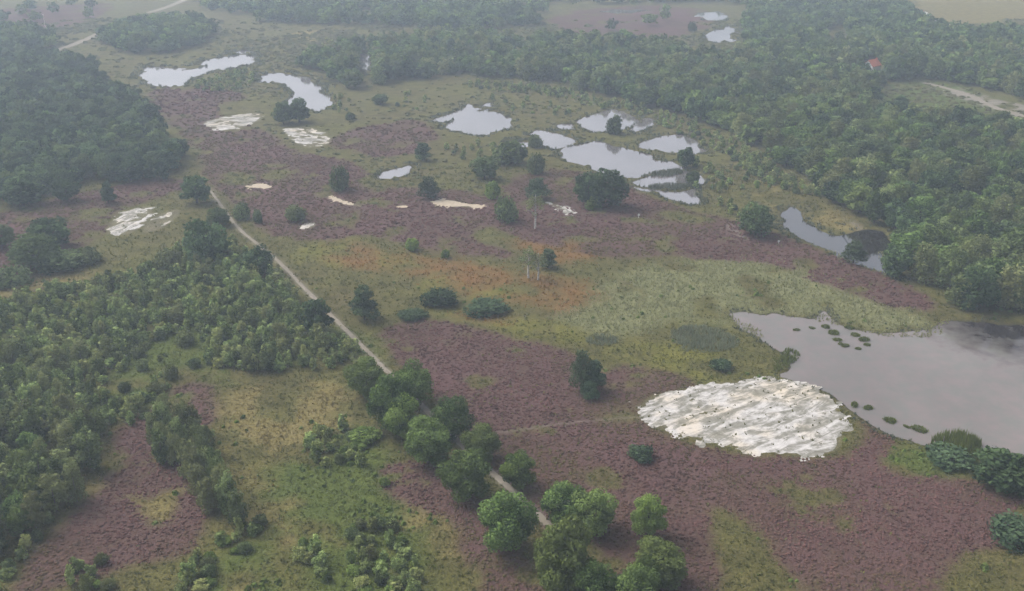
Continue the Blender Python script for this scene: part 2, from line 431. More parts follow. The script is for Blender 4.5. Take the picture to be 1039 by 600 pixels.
SAND = {   # outline, strip direction in the photograph, share of bare sand, mesh step
 'great': ([(648, 410), (665, 399), (700, 396), (718, 388), (780, 386), (812, 390), (838, 403), (851, 416), (857, 452), (838, 463), (790, 461), (730, 451), (690, 441), (652, 430)], ((690, 440), (800, 398)), .85, .33,
           'big patch of streaked white sand beside the filmed pool', 'sand'),
 'left': ([(104, 238), (114, 222), (135, 211), (155, 209), (154, 222), (132, 240)], ((110, 236), (150, 214)), .25, .6, 'streaked white sand patch in front of the left wood', 'sand'),
 'left_thin': ([(150, 222), (176, 212), (186, 214), (170, 230), (142, 240)], ((145, 238), (185, 214)), -.35, .6, 'thin sandy strips right of the left sand patch', 'sand'),
 'far': ([(199, 126), (226, 118), (258, 114), (268, 117), (262, 125), (228, 134)], ((200, 128), (265, 124)), .10, .8, 'ragged pale sand patch left of the two dark bushes', 'sand'),
 'striped': ([(284, 133), (300, 128), (318, 129), (336, 138), (335, 148), (306, 151)], ((286, 138), (336, 146)), .12, .8, 'striped white sand patch below the two dark bushes', 'sand'),
 'cream': ([(432, 206), (452, 202), (474, 207), (502, 210), (466, 211)], ((432, 206), (500, 210)), .9, .5, 'long cream sand scar in the heather', 'warm_sand'),
 'hook': ([(329, 200), (342, 201), (356, 206), (372, 211), (352, 208)], ((330, 201), (368, 211)), .9, .5, 'hooked cream sand scar in the heather', 'warm_sand'),
 'dash': ([(250, 188), (264, 186), (280, 190), (264, 192)], ((250, 188), (280, 190)), .9, .5, 'short cream sand dash beside the path', 'warm_sand'),
 'tick': ([(402, 209), (412, 208), (411, 212)], ((402, 210), (412, 210)), .9, .5, 'tiny sand tick left of the long cream scar', 'warm_sand'),
 'grey': ([(305, 229), (318, 225), (322, 229), (312, 233)], ((305, 231), (322, 227)), .0, .5, 'grey sandy spot in the heather', 'sand'),
 'thread': ([(555, 206), (562, 206), (582, 216), (578, 217)], ((556, 206), (580, 216)), .7, .5, 'thin white sand thread beside the bare birch', 'sand'),
}
SANDP = {k: wpoly(v[0], 2) for k, v in SAND.items()}

def chaikin_line(pts, n=2):
    P = np.array([at(*p) for p in pts])
    for _ in range(n):
        Q = np.stack([P[:-1] * .75 + P[1:] * .25, P[:-1] * .25 + P[1:] * .75], 1).reshape(-1, 2)
        P = np.concatenate([P[:1], Q, P[-1:]])
    return P
PATHS = {
 'path': ([(210, 190), (222, 205), (240, 231), (264, 250), (286, 268), (310, 294), (345, 329), (388, 372), (430, 414), (470, 453), (510, 489), (552, 528), (600, 575), (650, 630)], 1.35,
          'pale sandy footpath running straight down past the row of trees'),
 'far_track': ([(50, 53), (68, 48), (88, 40), (106, 31)], 5.0, 'pale double sand track at the far left'),
 'far_road': ([(150, 13), (165, 9), (178, 4), (192, -2)], 5.5, 'pale sandy road at the far top left'),
 'farm_track': ([(938, 84), (962, 90), (985, 97), (1005, 108), (1045, 120), (1090, 132)], 3.6, 'rutted dirt track beside the green meadow'),
 'field_track': ([(935, 14), (950, 21), (972, 27), (1000, 30)], 4.0, 'pale track along the tan field edge'),
}
PATHL = {k: chaikin_line(v[0]) for k, v in PATHS.items()}
FAINT = chaikin_line([(500, 440), (560, 431), (610, 426), (650, 423)])

_P = lambda L: [wpoly(p, 2) for p in L]
Z = {k: _P(v) for k, v in dict(heather=HEATHER, gaps=HEATH_GAPS, rust=RUSTY, pale=PALES, dry=DRYS, lush=LUSHS, moss=MOSSY, field=FIELD, bare=BARES).items()}

def zone(name, X, Y, soft=2.0, reach=12.0):
    d = np.full(X.shape, -reach)
    for P in Z[name]: np.maximum(d, sdf(P, X, Y, reach), out=d)
    return sstep(-soft, soft, d)

def masks(X, Y):
    far = np.clip(Y / 250.0, .6, 3.0)
    wx = X + far * (2.2 * fbm(X, Y, 14, 3, 11) + .8 * fbm(X, Y, 3, 2, 12))
    wy = Y + far * (2.2 * fbm(X, Y, 14, 3, 21) + .8 * fbm(X, Y, 3, 2, 22))
    m = {k: zone(k, wx, wy, s) for k, s in dict(heather=2.2, gaps=2.4, rust=5, pale=4, dry=4, lush=4, moss=4, field=4, bare=2).items()}
    blot = fbm(X, Y, 9, 4, 31)
    m['heather'] = m['heather'] * (1 - m['gaps']) * (.12 + .88 * sstep(-.75, -.25, blot))
    m['rust'] = m['rust'] * sstep(-.9, .25, fbm(X, Y, 10, 3, 41))
    m['dry'] = m['dry'] * sstep(-.35, .35, fbm(X, Y, 8, 4, 51)) * .95
    m['lush'] = m['lush'] * sstep(-.7, .1, fbm(X, Y, 9, 4, 61)) * .9
    m['moss'] = m['moss'] * sstep(-.3, .5, fbm(X, Y, 7, 3, 71)) * .8
    m['pale'] = m['pale'] * sstep(-.8, -.1, fbm(X, Y, 8, 3, 81)) * .9
    m['bare'] = m['bare'] * sstep(-.2, .4, fbm(X, Y, 5, 3, 91)) * .8
    pd = np.full(X.shape, -12.0)
    jx, jy = X + far * 1.7 * fbm(X, Y, 9, 5, 101), Y + far * 2.4 * fbm(X, Y, 9, 5, 111)
    for P in PONDP.values(): np.maximum(pd, sdf(P, jx, jy), out=pd)
    m['pond'] = pd + .3 * sstep(300, 380, Y)
    sd = np.full(X.shape, -12.0)
    for P in SANDP.values(): np.maximum(sd, sdf(P, X, Y), out=sd)
    m['sand'] = sd
    td = np.full(X.shape, 99.0)
    for k, L in PATHL.items(): np.minimum(td, linedist(L, X, Y) - PATHS[k][1] / 2, out=td)
    m['path'] = td
    m['faint'] = linedist(FAINT, X, Y)
    return m

WATER_Z = -.28
def ground_height(X, Y, m):
    flat = np.clip(np.minimum(m['path'] / 1.2, 1), 0, 1) * (1 - sstep(-1.5, .5, m['sand']))
    tuss = (.11 * fbm(X, Y, 2.2, 3, 131) + .10 * fbm(X, Y, 9, 2, 141)) * flat
    tuss = tuss * (.6 + .7 * m['heather'])
    s = m['pond']
    dip = np.where(s < 0, WATER_Z * np.clip(1 + s / 2.6, 0, 1), WATER_Z - .28 * np.clip(s, 0, 3))
    w = sstep(-3.4, -.6, s)
    return tuss * (1 - .7 * w) + dip

# ---------------------------------------------------------------- ground sheet
def build_ground():
    ys = np.concatenate([[-6000, -2000, -700, -200, 0, 45, 70, 86], np.geomspace(96, 1120, 540), [1250, 1450, 1800, 2400, 3400, 5000, 7000]])
    core = np.linspace(-1, 1, 560)
    outs = np.array([12, 40, 100, 250, 600, 1500, 4000, 7500.])
    w = .60 * np.maximum(ys, 96) + 14
    w = np.minimum(w, 1400)
    Xr = np.concatenate([-w[:, None] - outs[None, ::-1], w[:, None] * core[None], w[:, None] + outs[None]], 1)
    Yr = np.repeat(ys[:, None], Xr.shape[1], 1)
    X, Y = Xr.ravel(), Yr.ravel()
    m = masks(X, Y)
    z = ground_height(X, Y, m)
    nr, nc = Xr.shape
    i = np.arange(nr * nc).reshape(nr, nc)
    faces = np.stack([i[:-1, :-1], i[:-1, 1:], i[1:, 1:], i[1:, :-1]], -1).reshape(-1, 4)
    bare = np.clip(m['bare'] + .3 * sstep(.7, .1, m['faint']) + .35 * sstep(.8, 0, m['path']), 0, 1)
    under_sand = sstep(-.5, .8, m['sand'])
    heath = m['heather'] * (1 - .8 * under_sand) * (1 - sstep(-2.0, -.3, m['pond']))
    dry = np.clip(m['dry'] + .75 * m['field'], 0, 1)
    shore = sstep(-.9, .1, m['pond'])
    za = np.stack([heath, m['rust'], m['pale'], dry], 1)
    zb = np.stack([m['lush'], m['moss'], np.clip(bare + .25 * under_sand, 0, 1), shore * .85], 1)
    me = mesh_np('ground', np.stack([X, Y, z], 1), [faces], [M['ground']], {'zone_a': za, 'zone_b': zb}, smooth=True)
    obj('ground', me, kind='structure', label='flat heath and bog ground of grass, moss and heather', cat='ground')
build_ground()

# ---------------------------------------------------------------- ponds, sand, paths
def build_ponds():
    for n, (k, P) in enumerate(PONDP.items()):
        D = np.roll(P, -1, 0) - np.roll(P, 1, 0)
        area = .5 * np.sum(P[:, 0] * np.roll(P[:, 1], -1) - np.roll(P[:, 0], -1) * P[:, 1])
        N = np.stack([D[:, 1], -D[:, 0]], 1) / (np.linalg.norm(D, axis=1, keepdims=True) + 1e-9) * (1 if area > 0 else -1)
        Q = P + N * 4.5
        V = np.concatenate([Q, np.full((len(Q), 1), WATER_Z - .004 * n)], 1)
        f = np.arange(len(Q))[None] if area > 0 else np.arange(len(Q))[::-1][None]
        mat = M['film_water'] if k == 'filmed' else M['dark_water'] if k == 'stream' else M['water']
        obj('pond', mesh_np('pond', V, [f], [mat]), kind='structure', label=POND_LABEL[k], cat='pond')
build_ponds()

def build_sand():
    for n, (k, (pts, strip, share, step, lab, mat)) in enumerate(SAND.items()):
        P = SANDP[k]
        lo, hi = P.min(0) - 2, P.max(0) + 2
        gx, gy = np.arange(lo[0], hi[0] + step, step), np.arange(lo[1], hi[1] + step, step)
        X, Y = [a.ravel() for a in np.meshgrid(gx, gy)]
        jx, jy = X + 1.2 * fbm(X, Y, 5, 3, 201) + .8 * fbm(X, Y, 1.5, 2, 203), Y + 1.2 * fbm(X, Y, 5, 3, 211) + .9 * fbm(X, Y, 1.5, 2, 213)
        d = sdf(P, jx, jy)
        a, b = at(*strip[0]), at(*strip[1])
        ang = math.atan2(b[1] - a[1], b[0] - a[0])
        u = X * math.cos(ang) + Y * math.sin(ang); v = -X * math.sin(ang) + Y * math.cos(ang)
        v = v + .5 * fbm(X, Y, 6, 2, 221)
        sc = 1.0 if k == 'great' else 1.6
        streak = .60 * fbm(u / 6.0, v / (1.3 * sc), 1, 4, 231 + n) + .55 * fbm(X, Y, 2.4, 4, 241)
        mm = np.minimum(d / 1.5, 1.0) * .9 - .75 + share + 1.3 * streak
        z = np.clip(mm * .10, -.25, .022) + .004 * fbm(X, Y, 1.2, 2, 251)
        nr, nc = len(gy), len(gx)
        i = np.arange(nr * nc).reshape(nr, nc)
        faces = np.stack([i[:-1, :-1], i[:-1, 1:], i[1:, 1:], i[1:, :-1]], -1).reshape(-1, 4)
        faces = faces[(mm[faces] > -.6).any(1)]
        used = np.unique(faces); remap = np.zeros(nr * nc, int); remap[used] = np.arange(len(used))
        V = np.stack([X, Y, z], 1)[used]
        obj('sand', mesh_np('sand', V, [remap[faces]], [sand_material('streaked_sand_%d' % n, *SANDC, ang, 1.0 if k == 'great' else 1.4) if mat == 'sand' else M[mat]], smooth=True), kind='structure', label=lab, cat='sand')
build_sand()

def build_paths():
    for k, (pts, width, lab) in PATHS.items():
        L = PATHL[k]
        seg = np.linalg.norm(np.diff(L, axis=0), axis=1); s = np.concatenate([[0], np.cumsum(seg)])
        t = np.arange(0, s[-1], 1.0 if width < 3 else 2.0)
        C = np.stack([np.interp(t, s, L[:, 0]), np.interp(t, s, L[:, 1])], 1)
        T = np.gradient(C, axis=0); T /= np.linalg.norm(T, axis=1, keepdims=True)
        N = np.stack([-T[:, 1], T[:, 0]], 1)
        prof = [(-.5, -.06), (-.40, .035), (-.22, .015), (0, .05), (.22, .015), (.40, .035), (.5, -.06)]
        rows = []
        for q, (o, h) in enumerate(prof):
            jit = .16 * fbm(t, np.full(t.shape, 3.7 * q), 2.2, 3, 300 + q)
            P = C + N * (o * width * np.clip(1.15 - (C[:, 1] - 130) / 420, .68, 1.1) + jit)[:, None] if k == 'path' else C + N * (o * width + jit)[:, None]
            rows.append(np.concatenate([P, np.full((len(P), 1), h + .02)], 1))
        A = np.stack(rows, 1); nr, nc = A.shape[:2]
        i = np.arange(nr * nc).reshape(nr, nc)
        faces = np.stack([i[:-1, :-1], i[1:, :-1], i[1:, 1:], i[:-1, 1:]], -1).reshape(-1, 4)
        obj('path' if k == 'path' else 'track', mesh_np('path', A.reshape(-1, 3), [faces], [M['path']], smooth=True), kind='structure', label=lab, cat='path')
build_paths()

# ---------------------------------------------------------------- plants of the ground cover (nobody could count them)
def scatter(n_per_m2, y0, y1, xr=.62, x0=None, x1=None):
    lo = -xr * y1 - 8 if x0 is None else x0; hi = xr * y1 + 8 if x1 is None else x1
    n = int((hi - lo) * (y1 - y0) * n_per_m2)
    X, Y = rng.uniform(lo, hi, n), rng.uniform(y0, y1, n)
    keep = np.abs(X) < xr * Y + 8
    return X[keep], Y[keep]

def domes(X, Y, Zg, R, Hh, tone):
    """low shrublets: a ragged five-sided mound of two rings each"""
    n = len(X); k = 5
    a = rng.uniform(0, 6.28, n)[:, None] + np.arange(k)[None] * 2 * math.pi / k
    r1 = R[:, None] * rng.uniform(.75, 1.2, (n, k)); r2 = R[:, None] * rng.uniform(.35, .75, (n, k))
    V = np.zeros((n, 2 * k + 1, 3))
    V[:, :k, 0] = X[:, None] + r1 * np.cos(a); V[:, :k, 1] = Y[:, None] + r1 * np.sin(a); V[:, :k, 2] = Zg[:, None] - .05
    V[:, k:2 * k, 0] = X[:, None] + r2 * np.cos(a + .5); V[:, k:2 * k, 1] = Y[:, None] + r2 * np.sin(a + .5)
    V[:, k:2 * k, 2] = Zg[:, None] + Hh[:, None] * rng.uniform(.55, .95, (n, k))
    V[:, 2 * k, 0] = X; V[:, 2 * k, 1] = Y; V[:, 2 * k, 2] = Zg + Hh * rng.uniform(.75, 1.1, n)
    base = (np.arange(n) * (2 * k + 1))[:, None, None]
    j = np.arange(k); j2 = (j + 1) % k
    q = np.stack([j, j2, k + j2, k + j], 1)[None] + base
    t = np.stack([k + j, k + j2, np.full(k, 2 * k)], 1)[None] + base
    att = np.zeros((n, 2 * k + 1, 4)); att[:, :, 0] = tone[0][:, None] + rng.uniform(-.2, .2, (n, 2 * k + 1)); att[:, :, 1] = tone[1][:, None]; att[..., 3] = 1
    return V.reshape(-1, 3), [q.reshape(-1, 4), t.reshape(-1, 3)], np.clip(att.reshape(-1, 4), 0, 1)

def blades(X, Y, Zg, Hh, spread, tone, per=5, width=.12):
    """a tuft of bent blades: per triangles each"""
    n = len(X)
    a = rng.uniform(0, 6.28, (n, per)); lean = rng.uniform(.15, 1, (n, per)) * spread[:, None]
    w = width * rng.uniform(.7, 1.4, (n, per))
    ox, oy = rng.normal(0, .3, (n, per)) * spread[:, None], rng.normal(0, .3, (n, per)) * spread[:, None]
    V = np.zeros((n, per, 3, 3))
    b = a + rng.uniform(-.8, .8, (n, per)) + math.pi / 2
    V[:, :, 0, 0] = X[:, None] + ox - w * np.cos(b); V[:, :, 0, 1] = Y[:, None] + oy - w * np.sin(b)
    V[:, :, 1, 0] = X[:, None] + ox + w * np.cos(b); V[:, :, 1, 1] = Y[:, None] + oy + w * np.sin(b)
    V[:, :, 0:2, 2] = Zg[:, None, None] - .04
    V[:, :, 2, 0] = X[:, None] + ox + lean * np.cos(a); V[:, :, 2, 1] = Y[:, None] + oy + lean * np.sin(a)
    V[:, :, 2, 2] = Zg[:, None] + Hh[:, None] * rng.uniform(.6, 1.1, (n, per))
    att = np.zeros((n, per, 3, 4)); att[..., 0] = (tone[:, None] + rng.uniform(-.25, .25, (n, per)))[:, :, None]; att[..., 3] = 1
    return V.reshape(-1, 3), [np.arange(n * per * 3).reshape(-1, 3)], np.clip(att.reshape(-1, 4), 0, 1)

def open_land(m): return (m['pond'] < -.7) & (m['path'] > -.05)

def build_cover():
    Vs, Q, T, A, off = [], [], [], [], 0
    for dens, y0, y1, rs in ((2.1, 105, 215, .34), (.75, 215, 400, .52), (.18, 400, 640, .95)):
        X, Y = scatter(dens, y0, y1)
        m = masks(X, Y)
        keep = (m['heather'] * rng.uniform(.55, 1.1, len(X)) > .45) & open_land(m) & (m['sand'] < -.3) & (m['faint'] > .45)
        X, Y = X[keep], Y[keep]; mm = {k: v[keep] for k, v in m.items()}
        big = fbm(X, Y, 30, 3, 501)
        R = rs * rng.uniform(.6, 1.35, len(X)); Hh = R * rng.uniform(.4, .8, len(X))
        tone = (np.clip(.5 + .25 * fbm(X, Y, 5, 3, 511) + rng.normal(0, .16, len(X)), 0, 1), np.clip(.30 + 1.3 * big + .5 * fbm(X, Y, 8, 3, 503), 0, 1) * rng.uniform(.35, 1, len(X)))
        V, (q, t), a = domes(X, Y, ground_height(X, Y, mm), R, Hh, tone)
        Vs.append(V); Q.append(q + off); T.append(t + off); A.append(a); off += len(V)
    obj('heather', mesh_np('heather', np.concatenate(Vs), [np.concatenate(Q), np.concatenate(T)], [M['heather']], {'tint': np.concatenate(A)}), kind='stuff',
        label='low purple brown heather covering the open land', cat='heather')

    # dark sedge along the banks
    Vs, Fs, A, off = [], [], [], 0
    for dens, y0, y1, sc in ((1.6, 105, 260, 1.0), (.9, 260, 480, 1.5), (.4, 480, 760, 2.2)):
        X, Y = scatter(dens, y0, y1); m = masks(X, Y)
        k = (m['pond'] > -2.2 * sc) & (m['pond'] < -.1) & (rng.uniform(0, 1, len(X)) < np.clip(.45 + .8 * fbm(X, Y, 8, 3, 541), .1, 1))
        X, Y = X[k], Y[k]; Zg = ground_height(X, Y, {a: v[k] for a, v in m.items()})
        V, (f,), a = blades(X, Y, Zg, .55 * sc * rng.uniform(.5, 1.4, len(X)), np.full(len(X), .45 * sc), rng.uniform(.1, .7, len(X)), per=5, width=.15 * sc)
        Vs.append(V); Fs.append(f + off); A.append(a); off += len(V)
    obj('bank_sedge', mesh_np('bank_sedge', np.concatenate(Vs), [np.concatenate(Fs)], [M['rush']], {'tint': np.concatenate(A)}), kind='stuff', label='dark sedge fringe along the banks of all the ponds', cat='sedge')
    # rough tussocky growth on the far bog
    X, Y = scatter(.12, 290, 760); m = masks(X, Y)
    k = open_land(m) & (m['heather'] < .3) & (m['sand'] < -.5) & (m['field'] < .3) & (rng.uniform(0, 1, len(X)) < np.clip(.5 + .8 * fbm(X, Y, 40, 4, 551), .08, 1)) & (m['pale'] < .5)
    X, Y = X[k], Y[k]; R = rng.uniform(.5, 1.8, len(X)) * np.clip(Y / 450, .7, 1.6)
    V, f, a = domes(X, Y, np.zeros(len(X)), R, R * rng.uniform(.25, .6, len(X)), (rng.uniform(.1, .9, len(X)), rng.uniform(0, 1, len(X))))
    obj('bog_scrub', mesh_np('bog_scrub', V, f, [M['bog']], {'tint': a}), kind='stuff', label='low rough tussocks scattered over the far olive bog', cat='scrub')

    X, Y = scatter(.5, 110, 250); m = masks(X, Y)
    k = open_land(m) & (m['heather'] < .5) & (m['sand'] < -.5) & (rng.uniform(0, 1, len(X)) < np.clip(.25 + .9 * fbm(X, Y, 12, 4, 561), 0, 1) * np.clip(m['lush'] + .5 * m['dry'] + .15, 0, 1))
    X, Y = X[k], Y[k]; R = rng.uniform(.2, .75, len(X))
    V, f, a = domes(X, Y, np.zeros(len(X)), R, R * rng.uniform(.6, 1.2, len(X)), (rng.uniform(.1, .9, len(X)), rng.uniform(0, 1, len(X))))
    obj('bramble', mesh_np('bramble', V, f, [M['bramble']], {'tint': a}), kind='stuff', label='small green brambles dotted through the clearing grass', cat='bramble')

    lots = {'grass': [], 'dry_grass': [], 'rust_grass': [], 'reed': [], 'sedge': []}
    bx, by = Z['pale'][0][:, 0], Z['pale'][0][:, 1]
    marsh = scatter(2.2, by.min() - 4, by.max() + 4, x0=bx.min() - 4, x1=bx.max() + 4)
    for dens, y0, y1, sc in ((1.7, 105, 215, 1.0), (.6, 215, 360, 1.3), (0, 0, 0, .8)):
        X, Y = scatter(dens, y0, y1) if dens else marsh
        m = masks(X, Y)
        r = rng.uniform(0, 1, len(X))
        ok = open_land(m) & ((m['heather'] < .4) | (rng.uniform(0, 1, len(X)) < np.clip(.05 + .4 * fbm(X, Y, 14, 4, 581), .02, .45)))
        kind = np.full(len(X), 0)
        kind[m['lush'] > r] = 4
        kind[m['dry'] > r] = 1
        kind[m['rust'] > r] = 2
        kind[m['pale'] > r] = 3
        onsand = m['sand'] > -.3
        for q, k in enumerate(lots):
            s = ok & (kind == q) & ~onsand
            if k == 'grass': s |= ok & onsand & (r < .06)
            if k in ('grass',): s &= (r < .75)
            if k == 'reed':
                s &= not dens
                if not dens: s |= (m['pond'] > -.8) & (m['pond'] < 1.0 + 3.2 * fbm(X, Y, 7, 3, 571)) & (Y > at(800, 342)[1])
            elif not dens: s &= False
            mm = {a: v[s] for a, v in m.items()}
            lots[k].append((X[s], Y[s], np.maximum(ground_height(X[s], Y[s], mm), WATER_Z - .06), sc))
    for k, parts in lots.items():
        Vs, Fs, A, off = [], [], [], 0
        tall = {'grass': .38, 'dry_grass': .40, 'rust_grass': .42, 'reed': .75, 'sedge': .36}[k]
        for X, Y, Zg, sc in parts:
            Hh = tall * sc * rng.uniform(.6, 1.3, len(X))
            V, (f,), a = blades(X, Y, Zg, Hh, np.full(len(X), .42 * sc), np.clip(.5 + .3 * fbm(X, Y, 6, 3, 531) + rng.normal(0, .15, len(X)), 0, 1), per=4, width=.13 * sc)
            Vs.append(V); Fs.append(f + off); A.append(a); off += len(V)
        if not off: continue
        nm = {'grass': 'grass', 'dry_grass': 'dry_grass', 'rust_grass': 'rusty_grass', 'reed': 'reed_marsh', 'sedge': 'green_grass'}[k]
        lab = {'grass': 'short olive grass and sedge between the heather', 'dry_grass': 'bleached dry grass on the clearing at lower left', 'rust_grass': 'rust orange bog grass in the middle of the heath',
               'reed': 'pale reed marsh on the shore of the filmed pool', 'sedge': 'fresh green grass in the clearing and wet hollows'}[k]
        obj(nm, mesh_np(nm, np.concatenate(Vs), [np.concatenate(Fs)], [M[k]], {'tint': np.concatenate(A)}), kind='stuff', label=lab, cat='grass')
build_cover()

# ---------------------------------------------------------------- trees: prototype meshes
def tube(path, radii, sides=6):
    path = np.array(path, float); V, Fq = [], []
    for i, p in enumerate(path):
        d = path[min(i + 1, len(path) - 1)] - path[max(i - 1, 0)]; d /= np.linalg.norm(d) + 1e-9
        a = np.cross(d, [0.3, 1, 0.1]); a /= np.linalg.norm(a) + 1e-9; b = np.cross(d, a)
        for k in range(sides):
            t = 2 * math.pi * k / sides
            V.append(p + radii[i] * (a * math.cos(t) + b * math.sin(t)))
    for i in range(len(path) - 1):
        for k in range(sides):
            Fq.append((i * sides + k, i * sides + (k + 1) % sides, (i + 1) * sides + (k + 1) % sides, (i + 1) * sides + k))
    return np.array(V), np.array(Fq)

def join_tubes(tubes):
    Vs, Fs, off = [], [], 0
    for V, Fq in tubes: Vs.append(V); Fs.append(Fq + off); off += len(V)
    return np.concatenate(Vs), [np.concatenate(Fs)]

def leaf_faces(P, N, S, tri=False, aspect=.62):
    n = len(P)
    r = rng.normal(size=(n, 3)); U = np.cross(N, r); U /= np.linalg.norm(U, axis=1, keepdims=True) + 1e-9
    Vv = np.cross(N, U)
    S = S[:, None]
    if tri:
        C = np.stack([P - U * S - Vv * S * .6, P + U * S - Vv * S * .5, P + Vv * S * 1.0], 1)
    else:
        C = np.stack([P - U * S, P + Vv * S * aspect - N * S * .18, P + U * S, P - Vv * S * aspect - N * S * .18], 1)
    k = C.shape[1]
    return C.reshape(-1, 3), np.arange(n * k).reshape(-1, k), k

def crown_points(lobes, n, jitter=.55, droop=0.0, shell=(.62, 1.08)):
    """points with normals spread through the outer part of a set of ellipsoid lobes"""
    L = np.array([l[:3] for l in lobes]); R = np.array([l[3:6] for l in lobes])
    w = (R[:, 0] * R[:, 1] + R[:, 0] * R[:, 2]) ; w = w / w.sum()
    idx = rng.choice(len(lobes), n * 2, p=w)
    d = rng.normal(size=(n * 2, 3)); d /= np.linalg.norm(d, axis=1, keepdims=True)
    rad = rng.uniform(shell[0], shell[1], n * 2) ** .7
    P = L[idx] + d * R[idx] * rad[:, None]
    deep = np.zeros(n * 2, bool)
    for q in range(len(lobes)):
        e = (((P - L[q]) / R[q]) ** 2).sum(1)
        deep |= (e < .42) & (idx != q)
    sel = np.nonzero(~deep)[0][:n]
    N = d[sel] / R[idx[sel]] * R[idx[sel]].mean(1, keepdims=True)
    N = N + rng.normal(size=N.shape) * jitter; N[:, 2] -= droop
    N /= np.linalg.norm(N, axis=1, keepdims=True) + 1e-9
    return P[sel], N, idx[sel]

def crown_mesh(name, lobes, n, size, mat, tri=False, jitter=.55, droop=0., shell=(.55, 1.2), lobevar=.28, tree_tone=.5):
    P, N, idx = crown_points(lobes, n, jitter, droop, shell)
    S = size * rng.uniform(.6, 1.35, len(P))
    V, Fa, k = leaf_faces(P, N, S, tri)
    lt = rng.normal(0, lobevar, len(lobes))
    tone = np.clip(.45 + lt[idx] + rng.normal(0, .2, len(P)), 0, 1)
    A = np.zeros((len(P), k, 4)); A[..., 0] = tone[:, None]; A[..., 1] = tree_tone; A[..., 3] = 1
    return (V, Fa, A.reshape(-1, 4)) if mat is None else mesh_np(name, V, [Fa], [mat], {'tint': A.reshape(-1, 4)})

def lobes_oak(h, w, n=13, seed=0):
    """broad crown: lobes set round an egg from 0.22 h to the top"""
    r = random.Random(seed); out = []
    cz, rz, rx = h * .50, h * .50, w * .5
    for i in range(n):
        a = i * 2.399 + r.uniform(-.3, .3); f = (i + .5) / n
        zz = 1 - 1.85 * f; rr = math.sqrt(max(0, 1 - min(1, zz * zz)))
        s = rx * r.uniform(.24, .46); k = r.uniform(.58, .80)
        out.append((rr * rx * k * math.cos(a), rr * rx * k * math.sin(a), cz + zz * rz * .70 + r.uniform(-.5, .5), s, s * r.uniform(.9, 1.1), s * r.uniform(.75, .95)))
    out.append((0, 0, cz, rx * .62, rx * .62, rz * .7))
    return out

def lobes_birch(h, w, n=11, seed=0):
    r = random.Random(seed); out = []
    for i in range(n):
        f = (i + .5) / n; zz = h * (.12 + .84 * f)
        rad = w * .5 * (math.sin(math.pi * min(1, (.16 + .74 * f))) ** .6)
        a = i * 2.399 + r.uniform(-.4, .4)
        s = w * r.uniform(.20, .31) * (1.1 - .28 * f)
        out.append((rad * .62 * math.cos(a), rad * .62 * math.sin(a), zz, s, s, s * 1.2))
    return out

def lobes_pine(h, w, n=12, seed=0):
    r = random.Random(seed); out = []
    for i in range(n):
        f = (i + .5) / n; zz = h * (.16 + .78 * f)
        rad = w * .5 * (1 - .75 * max(0, f - .35) / .65) * r.uniform(.75, 1.1)
        a = i * 2.399 + r.uniform(-.5, .5); s = w * r.uniform(.20, .30) * (1.15 - .4 * f)
        out.append((rad * .62 * math.cos(a), rad * .62 * math.sin(a), zz, s * 1.15, s * 1.15, s * .62))
    return out

def lobes_shrub(h, w, n=9, seed=0):
    r = random.Random(seed); out = []
    for i in range(n):
        a = i * 2.399 + r.uniform(-.4, .4); rad = w * .5 * .62 * math.sqrt((i + .3) / n)
        s = w * r.uniform(.18, .28); top = h * (1 - .45 * (rad / (w * .5)) ** 2) * r.uniform(.8, 1.05)
        out.append((rad * math.cos(a), rad * math.sin(a), top - s * .9, s, s, s * 1.0))
        out.append((rad * 1.1 * math.cos(a + .5), rad * 1.1 * math.sin(a + .5), max(s * .6, top * .42), s * .9, s * .9, s * .9))
    return out

def trunk_tubes(h, r0, lobes, nl=6, top=.62, sides=6, bend=.25, seed=0):
    r = random.Random(seed)
    bx, by = r.uniform(-bend, bend), r.uniform(-bend, bend)
    pts = [(0, 0, -.35), (bx * .2, by * .2, h * .12), (bx * .7, by * .7, h * .36), (bx, by, h * top)]
    T = [tube(pts, [r0 * 1.35, r0, r0 * .75, r0 * .28], sides)]
    for l in lobes[:nl]:
        s = .15 + .3 * r.random()
        st = np.array([bx * .6 * s * 2, by * .6 * s * 2, h * s + .1])
        en = np.array(l[:3]); mid = st * .5 + en * .5 + np.array([0, 0, -.05 * h])
        T.append(tube([st, mid, en], [r0 * .42, r0 * .28, r0 * .08], 4))
    return T

